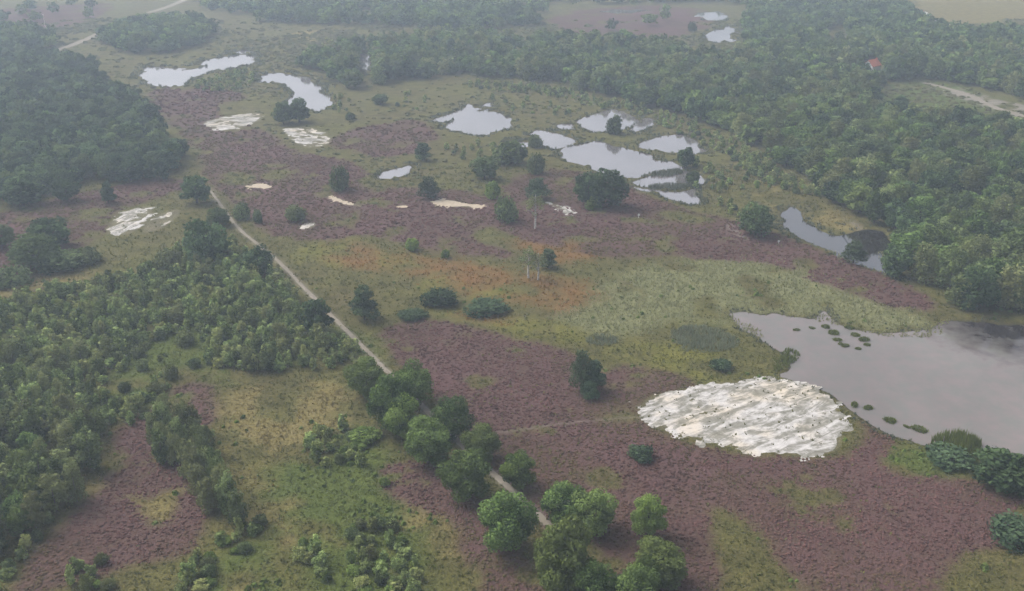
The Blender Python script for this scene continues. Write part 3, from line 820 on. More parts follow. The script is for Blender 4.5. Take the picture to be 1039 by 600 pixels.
PROTO = {}
def proto(key, crown, trunk, h, w): PROTO.setdefault(key, []).append((crown, trunk, h, w))
def build_protos():
    for q in range(6):
        h, w = 8.0, [7.4, 6.6, 8.0, 7.0, 6.2, 7.6][q]
        lo = lobes_oak(h, w, 17 + q % 3 * 3, 10 + q)
        tr = mesh_np('trunk', *join_tubes(trunk_tubes(h, .24, lo, 7, seed=q)), [M['bark']], smooth=True)
        proto('near_oak', crown_mesh('crown', lo, 7600, .19, M['oak']), tr, h, w)
        proto('bright_oak', crown_mesh('crown', lo, 7200, .19, M['bright']), tr, h, w) if q < 2 else None
        proto('oak', crown_mesh('crown', lo, 2000, .36, M['oak']), tr, h, w)
        proto('darkoak', crown_mesh('crown', lo, 1900, .37, M['darkoak']), tr, h, w)
    for q in range(5):
        h, w = 9.0, [4.6, 5.4, 4.2, 5.8, 5.0][q]
        lo = lobes_birch(h, w, 12 + q % 2 * 3, 30 + q)
        tr = mesh_np('trunk', *join_tubes(trunk_tubes(h, .13, lo, 5, top=.9, seed=40 + q)), [M['wood_bark']], smooth=True)
        proto('birch', crown_mesh('crown', lo, 1500, .30, M['birch'], jitter=.8, droop=.1, shell=(.3, 1.15)), tr, h, w)
    for q in range(4):
        h, w = 7.5, [5.4, 6.2, 5.0, 5.8][q]
        lo = lobes_pine(h, w, 12 + q, 50 + q)
        tr = mesh_np('trunk', *join_tubes(trunk_tubes(h, .2, lo, 8, top=.85, seed=60 + q)), [M['bark']], smooth=True)
        proto('pine', crown_mesh('crown', lo, 2300, .27, M['pine'], jitter=.6, shell=(.5, 1.1)), tr, h, w)
    for q in range(5):
        h, w = 3.6, [2.6, 2.2, 3.0, 2.4, 2.8][q]
        lo = lobes_birch(h, w, 9, 70 + q)
        st = []
        for k in range(3):
            a = k * 2.1 + q; st.append(tube([(0, 0, -.2), (.15 * math.cos(a), .15 * math.sin(a), h * .3), (.4 * math.cos(a), .4 * math.sin(a), h * .8)], [.06, .045, .015], 4))
        tr = mesh_np('stem', *join_tubes(st), [M['grey_twig']])
        proto('young', crown_mesh('crown', lo, 700, .21, M['young'], jitter=.8, shell=(.2, 1.2)), tr, h, w)
    for q in range(4):
        h, w = 2.6, [3.6, 3.0, 4.0, 3.3][q]
        lo = lobes_shrub(h, w, 9, 80 + q)
        st = []
        for k in range(5):
            a = k * 1.26 + q; st.append(tube([(0, 0, -.2), (.3 * math.cos(a), .3 * math.sin(a), h * .35), (.8 * math.cos(a), .8 * math.sin(a), h * .7)], [.07, .05, .015], 4))
        tr = mesh_np('stem', *join_tubes(st), [M['bark']])
        proto('shrub', crown_mesh('crown', lo, 1300, .20, M['shrub'], jitter=.7, shell=(.3, 1.35)), tr, h, w)
        if q < 2: proto('dark_shrub', crown_mesh('crown', lo, 1300, .20, M['pine'], jitter=.7, shell=(.3, 1.35)), tr, h, w)
        if q < 2: proto('bright_shrub', crown_mesh('crown', lo, 1100, .20, M['bright'], jitter=.6, shell=(.45, 1.1)), tr, h, w)
    for q in range(3):                       # thin birch with a white stem and sparse grey twigs
        h, w = 8.0, 3.4
        r = random.Random(90 + q); tw = []; lo = []
        for k in range(20):
            z = h * r.uniform(.25, .92); a = r.uniform(0, 6.28); ln = (1.1 - z / h) * 2.6 + .3
            e = (ln * math.cos(a) * .8, ln * math.sin(a) * .8, z + ln * .7)
            tw.append(tube([(0, 0, z), (e[0] * .5, e[1] * .5, z + ln * .45), e], [.075, .05, .02], 4))
            lo.append((e[0] * .9, e[1] * .9, e[2], .5, .5, .55))
        tr = mesh_np('trunk', *join_tubes([tube([(0, 0, -.3), (.1, 0, h * .35), (-.1, .1, h * .7), (0, .05, h)], [.21, .17, .12, .04], 7)] + tw[:0] or [tube([(0, 0, 0), (0, 0, h)], [.1, .05])]), [M['birch_bark']], smooth=True)
        br = mesh_np('branches', *join_tubes(tw), [M['grey_twig']])
        PROTO.setdefault('bare_birch', []).append((crown_mesh('crown', lo, [420, 600, 500][q], .17, M['birch'], jitter=1., shell=(.1, 1.9)), tr, h, w, br))
build_protos()

SPEC = {'near_oak': ('broadleaf_tree', 'tree'), 'bright_oak': ('broadleaf_tree', 'tree'), 'oak': ('broadleaf_tree', 'tree'), 'darkoak': ('broadleaf_tree', 'tree'),
        'birch': ('birch_tree', 'tree'), 'pine': ('pine_tree', 'tree'), 'young': ('birch_sapling', 'sapling'), 'shrub': ('shrub', 'shrub'), 'bright_shrub': ('shrub', 'shrub'), 'dark_shrub': ('shrub', 'shrub'), 'bare_birch': ('bare_birch', 'tree')}

def plant(kind, x, y, h, w, label, group=None, z=-.05):
    P = PROTO[kind]; pr = P[int(rng.integers(len(P)))]
    nm, cat = SPEC[kind]
    e = obj(nm, None, None, label, cat, group)
    e.location = (x, y, z); e.empty_display_size = .5
    e.rotation_euler = (0, 0, float(rng.uniform(0, 6.28)))
    e.scale = (w / pr[3], w / pr[3], h / pr[2])
    tr = obj('stems' if kind in ('young', 'shrub', 'bright_shrub', 'dark_shrub') else 'trunk', pr[1], e)
    cr = obj('crown', pr[0], e)
    if len(pr) > 4: obj('branches', pr[4], e)
    return e

# ---------------------------------------------------------------- trees one can point at: (kind, x, base y, crown width, height in pixels of the photograph, label)
SINGLES = [
 ('near_oak', 372, 403, 38, 44, 'dark rounded tree at the upper end of the row along the path'),
 ('near_oak', 399, 436, 46, 62, 'tall dark tree, second down the row on the left of the path'),
 ('near_oak', 418, 408, 44, 46, 'broad tree behind the row on the heather side of the path'),
 ('bright_oak', 408, 446, 40, 54, 'yellowish green tree in the middle of the row left of the path'),
 ('near_oak', 435, 470, 46, 54, 'rounded tree left of the path above the lone roundest tree'),
 ('near_oak', 459, 443, 40, 46, 'leafy tree right of the path beside the purple heather'),
 ('near_oak', 489, 467, 36, 40, 'small rounded tree right of the path touching the heather'),
 ('near_oak', 473, 505, 54, 58, 'rounded green tree left of the path where it bends into view'),
 ('bright_oak', 525, 494, 38, 42, 'yellow topped tree right of the path, nearest the open heather'),
 ('near_oak', 516, 557, 56, 64, 'dark dome shaped tree standing left of the path end'),
 ('near_oak', 572, 530, 44, 46, 'left crown of the twin trees right of the path end'),
 ('near_oak', 600, 540, 46, 50, 'right crown of the twin trees right of the path end'),
 ('bright_oak', 657, 544, 38, 50, 'yellow green tree in the open heather right of the twin trees'),
 ('near_oak', 572, 604, 62, 84, 'large tree at the bottom edge left of centre of the clump'),
 ('near_oak', 605, 622, 44, 56, 'tree cut by the bottom edge beside the large tree'),
 ('near_oak', 668, 592, 52, 52, 'spreading tree in the heather below the yellow green tree'),
 ('bright_oak', 655, 606, 30, 46, 'small bright tree between the spreading tree and the bottom edge'),
 ('near_oak', 645, 626, 46, 58, 'rightmost tree cut by the bottom edge'),
 ('darkoak', 322, 338, 32, 42, 'dark tree leaning over the path beside the thicket'),
 ('pine', 370, 324, 26, 38, 'lone dark tree in the grass right of the path'),
 ('darkoak', 200, 206, 30, 32, 'lone dark round tree beside the upper path'),
 ('darkoak', 223, 229, 22, 20, 'small dark tree hugging the left of the upper path'),
 ('shrub', 246, 222, 18, 18, 'dark shrub right of the upper path'),
 ('shrub', 262, 226, 10, 14, 'little shrub at the edge of heather right of the upper path'),
 ('darkoak', 262, 276, 34, 30, 'dark tree at the top of the thicket beside the path'),
 ('darkoak', 210, 268, 44, 50, 'big dark tree at the top of the thicket'),
 ('shrub', 172, 275, 34, 26, 'round dark shrub at the upper left of the thicket'),
 ('shrub', 300, 224, 20, 18, 'round dark shrub in the purple heather below the sand dash'),
 ('shrub', 345, 193, 22, 26, 'upright shrub in the heather left of the lone pond'),
 ('pine', 429, 163, 16, 20, 'small conifer above the lone pond'),
 ('pine', 435, 201, 20, 24, 'small round conifer right of the lone pond'),
 ('bright_shrub', 418, 254, 16, 14, 'bright green shrub at the lower edge of heather'),
 ('bright_shrub', 452, 262, 10, 10, 'tiny green shrub at the lower edge of heather'),
 ('bright_shrub', 500, 201, 18, 18, 'light green shrub at the end of the cream sand scar'),
 ('shrub', 513, 224, 26, 26, 'dark round shrub right of the cream sand scar'),
 ('pine', 545, 202, 22, 24, 'dark round tree above the bare birch in heather'),
 ('shrub', 544, 176, 20, 22, 'shrub left of the bright cluster pond'),
 ('darkoak', 492, 182, 26, 26, 'dark bush left of the pond cluster'),
 ('shrub', 518, 166, 34, 26, 'wide bush under the reedy pond'),
 ('darkoak', 598, 208, 32, 38, 'left crown of the big dark bushes below the pond cluster'),
 ('darkoak', 618, 210, 38, 42, 'right crown of the big dark bushes below the pond cluster'),
 ('bright_shrub', 602, 212, 18, 14, 'light green bush at the foot of the big dark bushes'),
 ('bare_birch', 543, 232, 17, 36, 'bare birch with white trunk alone in the heather'),
 ('bare_birch', 536, 282, 18, 32, 'left bare white trunked birch of the pair in the rusty grass'),
 ('bare_birch', 546, 284, 17, 30, 'right bare white trunked birch of the pair in the rusty grass'),
 ('pine', 556, 272, 16, 22, 'small dark pine behind the pair of white birches'),
 ('pine', 590, 396, 22, 44, 'upper left crown of the small pine group in the heather'),
 ('pine', 603, 396, 22, 34, 'lower right crown of the small pine group in the heather'),
 ('pine', 598, 404, 18, 20, 'lowest little pine of the small pine group in the heather'),
 ('darkoak', 766, 239, 34, 36, 'dark spreading tree alone at the edge of the right hand marsh'),
 ('pine', 866, 266, 22, 24, 'small round tree on the bank of the curving pool'),
 ('darkoak', 908, 280, 30, 34, 'dark tree at the right end of the curving pool'),
 ('darkoak', 695, 170, 18, 22, 'bush standing on the dyke right of the pond cluster'),
 ('shrub', 624, 136, 16, 20, 'bush standing in the rounded upper pond'),
 ('shrub', 703, 186, 14, 14, 'small bush at the right end of the thin reed dyke'),
 ('shrub', 543, 150, 14, 14, 'small bush in the reedy pond'),
 ('darkoak', 288, 126, 20, 24, 'left one of two dark bushes by the bent pond'),
 ('darkoak', 304, 124, 22, 26, 'right one of two dark bushes by the bent pond'),
 ('darkoak', 68, 204, 28, 26, 'round dark tree left in the heather before the left wood'),
 ('pine', 110, 206, 14, 24, 'slim dark tree in the heather before the left wood'),
 ('darkoak', 133, 183, 38, 26, 'broad light topped tree at the corner of the left wood'),
 ('darkoak', 24, 208, 40, 34, 'broad dark tree at the left edge of the left wood'),
 ('darkoak', 52, 252, 44, 36, 'tall tree of the dark clump at the left edge'),
 ('darkoak', 36, 272, 48, 40, 'broad tree of the dark clump at the left edge'),
 ('shrub', 62, 272, 50, 22, 'low bush right of the dark clump at the left edge'),
 ('shrub', 84, 266, 40, 18, 'low dark bush trailing right from the clump at the left edge'),
 ('shrub', 12, 288, 40, 22, 'low bush at the left edge below the dark clump'),
 ('darkoak', 2, 250, 28, 26, 'dark tree cut by the left edge above the clump'),
 ('darkoak', 386, 106, 16, 12, 'lone low bush on the olive grass left of the wedge shaped pond'),
 ('shrub', 355, 122, 10, 9, 'small bush below the lone low bush on the olive grass'),
 ('shrub', 702, 32, 10, 10, 'small bush left of the far white pond'),
 ('darkoak', 1012, 492, 54, 44, 'dark leafy bush on the right edge above the heather'),
 ('darkoak', 1036, 500, 40, 44, 'dark bush cut by the right edge'),
 ('dark_shrub', 962, 468, 50, 18, 'low dark bush on the shore of the filmed pool'),
 ('dark_shrub', 1030, 545, 56, 26, 'dull bush cut by the right edge beside the heather'),
 ('dark_shrub', 650, 465, 26, 16, 'grey green shrub alone in the heather below the white sand'),
 ('shrub', 858, 374, 20, 10, 'low dark shrub at the upper edge of the white sand patch') if False else ('dark_shrub', 732, 374, 22, 12, 'low dark shrub just above the white sand patch'),
 ('dark_shrub', 447, 308, 36, 18, 'low dark bush in the rusty grass'),
 ('dark_shrub', 495, 316, 44, 12, 'flat dark bush right of the low bush in the rusty grass'),
 ('dark_shrub', 418, 322, 30, 8, 'flat dark bush beside the lone dark tree'),
 ('bright_shrub', 390, 492, 12, 9, 'tiny bright green bush in the heather left of the path'),
 ('bright_shrub', 370, 446, 34, 16, 'light green bush at the foot of the path trees'),
 ('pine', 905, 82, 20, 26, 'dark tree beside the red roofed house'),
 ('darkoak', 972, 140, 26, 34, 'left one of three dark trees beyond the meadow track'),
 ('darkoak', 985, 144, 24, 28, 'middle one of three dark trees beyond the meadow track'),
 ('darkoak', 1006, 142, 24, 30, 'right one of three dark trees beyond the meadow track'),
 ('darkoak', 938, 118, 8, 11, 'little dark tree on the green meadow'),
 ('darkoak', 913, 114, 16, 18, 'dark tree at the lower edge of the green meadow'),
]
for kind, px, py, wpx, hpx, lab in SINGLES:
    x, y = at(px, py); s = mpp(py)
    el = math.atan2(CAMH, y)                          # a crown seen from above looks taller by its own depth
    w = wpx * s * (1.05 if 'oak' in kind else 1.0)
    h = max((hpx * s - .35 * w * math.sin(el)) / math.cos(el), .24 * w)
    plant(kind, x, y, h, w, lab)

# ---------------------------------------------------------------- woods and thickets
def fill(poly, spacing, excl=(), inset=0.0, seed=0):
    P = wpoly(poly, 1); r = np.random.default_rng(seed)
    lo, hi = P.min(0), P.max(0)
    gx, gy = np.arange(lo[0], hi[0], spacing), np.arange(lo[1], hi[1], spacing * .87)
    X, Y = np.meshgrid(gx, gy); X[1::2] += spacing / 2
    X, Y = X.ravel() + r.uniform(-.42, .42, X.size) * spacing, Y.ravel() + r.uniform(-.42, .42, X.size) * spacing
    k = (sdf(P, X, Y) > inset) & (np.abs(X) < .64 * Y + 30)
    X, Y = X[k], Y[k]
    for E in excl:
        k = sdf(E, X, Y) < -1.0; X, Y = X[k], Y[k]
    for Q in PONDP.values():
        k = sdf(Q, X, Y) < -2.0; X, Y = X[k], Y[k]
    for q, L in PATHL.items():
        k = linedist(L, X, Y) > PATHS[q][1] / 2 + 1.5; X, Y = X[k], Y[k]
    return X, Y

MEADOW = wpoly([(886, 84), (960, 82), (1000, 92), (1090, 114), (1090, 142), (1030, 134), (966, 128), (920, 130), (890, 118)])
FARHEATH = wpoly([(535, 16), (600, 4), (765, 2), (754, 26), (756, 60), (700, 62), (690, 50), (610, 46), (560, 34)])
PEEP = wpoly([(362, 54), (381, 54), (381, 86), (364, 88)])
FIELDP = wpoly([(895, -25), (1120, -25), (1120, 36), (1020, 38), (975, 40), (930, 28)])
YARD = wpoly([(868, 62), (898, 60), (900, 84), (872, 84)])
RIGHT_WOOD = [(470, 76), (500, 62), (560, 50), (640, 48), (700, 56), (760, 62), (800, 52), (860, 50), (940, 55), (1190, 50), (1230, 350), (1090, 345), (1035, 332), (985, 318), (950, 302), (925, 282),
              (912, 256), (890, 232), (850, 204), (810, 188), (790, 170), (770, 152), (740, 138), (690, 118), (620, 100), (560, 86), (510, 80)]
MID_WOOD = [(300, 66), (335, 54), (380, 50), (425, 42), (480, 38), (540, 44), (500, 60), (470, 76), (430, 80), (385, 86), (352, 92), (340, 84), (318, 74)]
LEFT_WOOD = [(-150, 76), (60, 66), (105, 88), (132, 98), (150, 120), (172, 148), (196, 172), (160, 186), (125, 182), (60, 192), (20, 210), (-150, 236)]
LEFT_UP = [(-60, 46), (30, 58), (90, 66), (105, 84), (60, 72), (-60, 74)]
FAR_WOODS = [([(-60, 6), (110, 2), (96, 20), (40, 34), (-60, 36)], 34), ([(540, 18), (600, 8), (690, 6), (690, 34), (620, 42)], 60), ([(100, 40), (122, 28), (220, 24), (212, 42), (180, 54), (120, 56)], 9), ([(230, 22), (350, 18), (480, 12), (560, 12), (600, 2), (900, -14), (920, 10), (870, 26), (790, 38), (760, 34), (742, 22), (760, 6), (560, 26), (470, 34), (430, 30), (300, 24)], 10),
             ([(150, -14), (1000, -20), (1000, -10), (600, -2), (540, 8), (400, 14), (230, 18), (200, 4)], 12), ([(-60, 30), (30, 34), (60, 44), (40, 54), (-60, 52)], 9),
             ([(-60, -20), (140, -40), (150, -20), (60, -8), (-60, -2)], 14), ([(860, 10), (940, 6), (960, 30), (1090, 26), (1090, 52), (930, 54), (860, 50)], 8),
             ([(540, 44), (640, 46), (640, 54), (540, 54)], 8), ([(745, 40), (800, 36), (860, 44), (800, 56), (756, 62)], 8)]
THICKET = [(-160, 340), (20, 304), (90, 292), (150, 276), (190, 252), (225, 246), (272, 270), (300, 300), (318, 330), (345, 352), (352, 372), (300, 378), (250, 380), (200, 378), (160, 404), (118, 436), (60, 440), (-160, 490)]
DARK_LOW = [(-160, 470), (60, 430), (110, 430), (104, 470), (90, 500), (60, 530), (30, 560), (-160, 620)]
BIRCH_ROW = [(150, 440), (168, 428), (200, 432), (220, 470), (244, 520), (250, 545), (222, 545), (205, 505), (175, 478), (150, 462)]
SCRUB = [([(300, 440), (340, 428), (372, 452), (366, 480), (318, 474)], 2.6), ([(345, 540), (390, 520), (420, 560), (430, 620), (370, 620)], 2.4), ([(300, 556), (314, 550), (345, 590), (335, 598)], 1.8),
         ([(170, 590), (215, 556), (262, 520), (275, 535), (215, 592), (190, 620)], 2.6), ([(60, 600), (90, 565), (120, 580), (110, 615)], 2.6), ([(-40, 600), (20, 560), (40, 550), (20, 610)], 2.8),
         ([(325, 330), (352, 345), (372, 375), (340, 370)], 2.6), ([(20, 545), (62, 515), (72, 522), (34, 560)], 3.2), ([(745, 165), (790, 175), (800, 188), (760, 200), (720, 190)], 6.0), ([(720, 205), (760, 215), (745, 222), (718, 214)], 5.0),
         ([(470, 82), (560, 88), (620, 102), (690, 120), (740, 140), (770, 156), (795, 176), (770, 178), (735, 160), (690, 134), (620, 114), (560, 98), (480, 92)], 4.2), ([(735, 150), (800, 178), (840, 200), (800, 198), (752, 176)], 3.6),
         ([(690, 160), (720, 165), (745, 185), (720, 204), (700, 190)], 5.0), ([(480, 96), (560, 104), (600, 116), (560, 124), (500, 108)], 9.0), ([(400, 96), (440, 92), (430, 112), (404, 118)], 9.0), ([(300, 100), (345, 96), (370, 110), (340, 118)], 7.5), ([(192, 90), (216, 80), (256, 70), (264, 80), (250, 90), (215, 94)], 4.0), ([(445, 145), (520, 150), (520, 160), (470, 168)], 6.0), ([(300, 545), (320, 580), (322, 600), (304, 580)], 3.0), ([(120, 420), (150, 405), (160, 420), (130, 436)], 3.0)]

# dense stands of unlike kinds; each entry: x, y, height, width, kind, label, group
stand = []
def add_stand(poly, spacing, pick, label, group, excl=(), seed=0):
    X, Y = fill(poly, spacing, excl, seed=seed)
    r = np.random.default_rng(seed + 1)
    for x, y in zip(X, Y):
        got = pick(r, x, y)
        if got is None: continue
        kind, h, w = got
        stand.append((x, y, h, w, kind, label, group))
def p_right(r, x, y):
    big = float(fbm(np.array([x]), np.array([y]), 60, 2, 601)[0])
    if r.random() < .34 - .25 * big: return 'birch', r.uniform(7.0, 11.5), r.uniform(6.0, 8.4)
    return ('oak' if r.random() < .6 + .3 * big else 'darkoak'), r.uniform(6, 11), r.uniform(6.0, 11.0)
def p_left(r, x, y):
    return ('darkoak' if r.random() < .8 else 'pine'), r.uniform(6, 9.5), r.uniform(6.5, 10)
def p_thicket(r, x, y):
    q = r.random()
    if q < .06: return 'shrub', r.uniform(2.0, 3.4), r.uniform(2.6, 4.4)
    big = float(fbm(np.array([x]), np.array([y]), 25, 2, 605)[0])
    if q < .14 + .12 * big: return 'birch', r.uniform(3.6, 5.6), r.uniform(2.6, 3.8)
    if big < -.38 and r.random() < .75: return None
    k = 1 + .45 * big
    return 'young', r.uniform(1.4, 3.8) * k, r.uniform(1.5, 2.7) * k
def p_low(r, x, y):
    return ('birch', r.uniform(5.5, 8.5), r.uniform(3.2, 4.6)) if r.random() < .8 else ('oak', r.uniform(5, 7), r.uniform(4.5, 6))
def p_row(r, x, y): return 'birch', r.uniform(5.0, 8.0), r.uniform(2.6, 3.8)
def p_scrub(r, x, y):
    q = r.random()
    if q < .2: return 'bright_shrub', r.uniform(.8, 1.8), r.uniform(1.4, 2.6)
    if q < .32: return 'shrub', r.uniform(1.0, 2.2), r.uniform(1.6, 2.8)
    return 'young', r.uniform(1.2, 3.4), r.uniform(1.4, 2.6)
add_stand(RIGHT_WOOD, 7.0, p_right, 'in the crowded wood on the right, beyond the pools', 'trees of the right wood', (MEADOW, FIELDP, YARD, FARHEATH, PEEP), 11)
add_stand(MID_WOOD, 7.2, p_right, 'in the wood behind the bent pond', 'trees of the middle wood', (PEEP,), 13)
add_stand(LEFT_WOOD, 6.8, p_left, 'in the dense dark wood on the left', 'trees of the left wood', (), 15)
add_stand(LEFT_UP, 8.0, p_left, 'in the dense dark wood on the left', 'trees of the left wood', (), 16)
for q, (pl, sp) in enumerate(FAR_WOODS): add_stand(pl, sp, lambda r, x, y: ('darkoak' if r.random() < .5 else 'oak', r.uniform(7, 12), r.uniform(8, 13)), 'in the far hazy woods along the top', 'trees of the far woods', (FIELDP, MEADOW) if sp > 30 else (FIELDP, MEADOW, FARHEATH), 20 + q)
add_stand(THICKET, 2.75, p_thicket, 'in the young thicket left of the path', 'saplings of the thicket', (), 40)
add_stand(DARK_LOW, 4.0, p_low, 'in the dark grove at the lower left edge', 'birches of the lower left grove', (), 42)
add_stand(BIRCH_ROW, 3.2, p_row, 'in the narrow birch row between heather and dry clearing', 'birches of the narrow row', (), 44)
for q, (pl, sp) in enumerate(SCRUB): add_stand(pl, sp, p_scrub, 'in the loose scrub of the open ground', 'scrub of the open ground', (), 50 + q)

KINDWORD = {'oak': 'green broadleaf tree', 'darkoak': 'dark broadleaf tree', 'birch': 'olive green birch', 'pine': 'dark pine', 'young': 'light green birch sapling', 'shrub': 'low dark shrub', 'bright_shrub': 'low bright green shrub'}
MARKS = [(885, 70, 'the red roofed house'), (935, 96, 'the green meadow'), (1010, 108, 'the farm track'), (985, 140, 'the three dark trees'), (850, 235, 'the curving pool'), (905, 270, 'the right end of the curving pool'),
  (770, 175, 'the marsh scrub'), (690, 120, 'the pond on the right of the cluster'), (620, 98, 'the rounded upper pond'), (530, 84, 'the olive bog'), (728, 45, 'the far white pond'), (1020, 325, 'the dark bay of the filmed pool'),
  (960, 310, 'the upper corner of the filmed pool'), (1039, 230, 'the right picture edge'), (960, 200, 'the heart of the right wood'), (820, 110, 'the middle of the right wood'), (940, 15, 'the tan field'),
  (370, 65, 'the small pond among trees'), (310, 75, 'the bent pond'), (450, 60, 'the gap in the middle wood'), (195, 170, 'the corner of the left wood'), (80, 192, 'the heather below the left wood'), (10, 200, 'the left picture edge'),
  (140, 110, 'the pink heather by the left wood'), (50, 130, 'the heart of the left wood'), (70, 75, 'the far sand track'), (300, 300, 'the upper path'), (330, 355, 'the footpath bend'), (210, 375, 'the red brown strip'), (210, 270, 'the big dark thicket tree'),
  (120, 300, 'the grass strip'), (40, 320, 'the left end of the thicket'), (100, 380, 'the heart of the thicket'), (20, 420, 'the dark grove'), (60, 490, 'the heather hollow'), (20, 560, 'the lower left corner'),
  (180, 450, 'the top of the birch row'), (235, 530, 'the foot of the birch row'), (335, 455, 'the path trees'), (390, 580, 'the yellow grass'), (320, 570, 'the dark ditch'), (220, 560, 'the lower clearing'), (90, 590, 'the bottom of the heather hollow'),
  (225, 84, 'the long white pond'), (480, 155, 'the wedge shaped pond')]
MARKP = np.array([at(a, b) for a, b, _t in MARKS])
def name_stand(L):
    '''a label for each: the kind and the nearest landmark; the outermost ones of each cell are singled out'''
    cells = {}
    for i, s in enumerate(L):
        q = int(np.argmin(((MARKP - (s[0], s[1])) ** 2).sum(1) / (MARKP[:, 1] ** 2)))
        cells.setdefault((s[4], q, s[6]), []).append(i)
    out = [None] * len(L)
    for (kind, q, g), ids in cells.items():
        word, place = KINDWORD[kind], MARKS[q][2]
        where = g.split(' of the ')[1]
        left = list(ids)
        if len(ids) == 1:
            out[ids[0]] = f'only {word} of the {where} near {place}'; continue
        for adj, key in (('frontmost', lambda i: L[i][1]), ('leftmost', lambda i: L[i][0] / L[i][1]), ('rightmost', lambda i: -L[i][0] / L[i][1]), ('hindmost', lambda i: -L[i][1]), ('tallest inner', lambda i: -L[i][2]), ('broadest inner', lambda i: -L[i][3]), ('lowest inner', lambda i: L[i][2])):
            if not left: break
            b = min(left, key=key); left.remove(b)
            out[b] = f'{adj} {word} of the {where} near {place}'
        for i in left: out[i] = f'middling {word} inside the {where} near {place}'
    for i, t in enumerate(out):
        for cut in (' light green', ' olive green', ' bright green', ' picture', ' broadleaf', ' inside the lower left grove', ' of the lower left grove'):
            if len(t.split()) > 16: t = t.replace(cut, '')
        out[i] = t if len(t.split()) <= 16 else re.sub(r' (inside|of) the .*? near ', ' near ', t)
    return out
# the 300 of each kind that show largest stand as things; the rest of each kind is one mass
by_kind = {}
for s in stand: by_kind.setdefault(SPEC[s[4]][0], []).append(s)
LIMIT = {'broadleaf_tree': 250, 'birch_tree': 295, 'pine_tree': 200, 'birch_sapling': 295, 'shrub': 180}
def in_view(s):
    d = depth(s[1]); u = s[0] / d * F; v = (CAMH * CP - s[1] * SP) / d * F
    return abs(u) < W0 / 2 + 12 and -12 < v + H0 / 2 < H0 + 30
def low_tree(kind, q):
    h, w = {'oak': (8, 7.2), 'darkoak': (8, 7.2), 'birch': (9, 5), 'pine': (7.5, 5.6), 'young': (3.6, 2.6), 'shrub': (2.6, 3.4), 'bright_shrub': (2.6, 3.4)}[kind]
    fn = {'birch': lobes_birch, 'young': lobes_birch, 'pine': lobes_pine, 'shrub': lobes_shrub, 'bright_shrub': lobes_shrub}.get(kind, lobes_oak)
    lo = fn(h, w, 9, 700 + q)
    n, size = {'birch': (300, .55), 'young': (150, .42), 'pine': (300, .6), 'shrub': (150, .45), 'bright_shrub': (150, .45)}.get(kind, (330, .72))
    V, Fa, A = crown_mesh('', lo, n, size, None, tri=True, jitter=.6, shell=(.5, 1.1))
    return V, Fa, A, h, w
LOW = {k: [low_tree(k, q) for q in range(4)] for k in ('oak', 'darkoak', 'birch', 'pine', 'young', 'shrub', 'bright_shrub')}
for nm, L in by_kind.items():
    L.sort(key=lambda s: -(s[3] / depth(s[1])) if in_view(s) else 1)
    shown = [s for s in L[:LIMIT[nm]] if in_view(s)]
    for s, lab in zip(shown, name_stand(shown)): plant(s[4], s[0], s[1], s[2], s[3], lab, s[6])
    rest = [s for s in L[LIMIT[nm]:]]
    if not rest: continue
    Vs, Fs, A, MI, off = [], [], [], [], 0
    mats = sorted({s[4] for s in rest})
    for s in rest:
        V, Fa, a, h, w = LOW[s[4]][int(rng.integers(4))]
        if s[1] > 620 and s[4] in ('oak', 'darkoak'): V, Fa, a = V[:3 * 190] , Fa[:190], a[:3 * 190]
        t = rng.uniform(0, 6.28); c, sn = math.cos(t), math.sin(t); k = s[3] / w
        VV = np.stack([(V[:, 0] * c - V[:, 1] * sn) * k + s[0], (V[:, 0] * sn + V[:, 1] * c) * k + s[1], V[:, 2] * s[2] / h], 1)
        a = a.copy(); a[:, 1] = rng.uniform(0, 1)
        Vs.append(VV); Fs.append(Fa + off); A.append(a); off += len(V); MI.append(np.full(len(Fa), mats.index(s[4])))
    me = mesh_np('woodland', np.concatenate(Vs), [np.concatenate(Fs)], [M[{'bright_shrub': 'young'}.get(k, k) + '_many'] for k in mats], {'tint': np.concatenate(A)}, np.concatenate(MI))
    stuffname, lab = {'broadleaf_tree': ('woodland', 'far woods of broadleaf trees merging into haze'), 'birch_tree': ('birch_wood', 'mass of smaller birches farther back in the woods'),
        'pine_tree': ('pine_wood', 'pines mixed into the far woods'), 'birch_sapling': ('thicket', 'dense mass of saplings filling the thicket'), 'shrub': ('scrub', 'low scrub between the saplings')}[nm]
    obj(stuffname, me, kind='stuff', label=lab, cat='woodland' if 'wood' in stuffname else 'thicket')
    print('KIND', nm, len(L), 'rest', len(rest))

# ---------------------------------------------------------------- sedge tussocks in the pool, rush beds
def tussock_mesh(r, h, n, mat):
    a = rng.uniform(0, 6.28, n); q = r * np.sqrt(rng.uniform(0, 1, n))
    X, Y = q * np.cos(a), q * np.sin(a)
    Hh = h * (1.1 - .6 * (q / r) ** 2)
    V, f, A = blades(X, Y, np.zeros(n) - .05, Hh, np.full(n, .28 * r + .1), rng.uniform(.2, .9, n), per=4, width=.10)
    return mesh_np('tussock', V, f, [mat], {'tint': A})
def tussock_core(r, h):
    k = 9; a = np.arange(k) * 2 * math.pi / k
    V = [(0, 0, h * .55)] + [(r * .62 * math.cos(t), r * .62 * math.sin(t), h * .38) for t in a] + [(r * math.cos(t), r * math.sin(t), -.35) for t in a]
    tri = [(0, 1 + i, 1 + (i + 1) % k) for i in range(k)]
    q = [(1 + i, 1 + k + i, 1 + k + (i + 1) % k, 1 + (i + 1) % k) for i in range(k)]
    me = mesh_np('peat_base', np.array(V), [np.array(tri), np.array(q)], [M['peat']], smooth=True)
    return me
s = NT('peat'); M['peat'] = s.surf(s.mix(s.noise(s.coord(), 4, 3), (.03, .03, .014), (.085, .085, .035)), .95, .1)
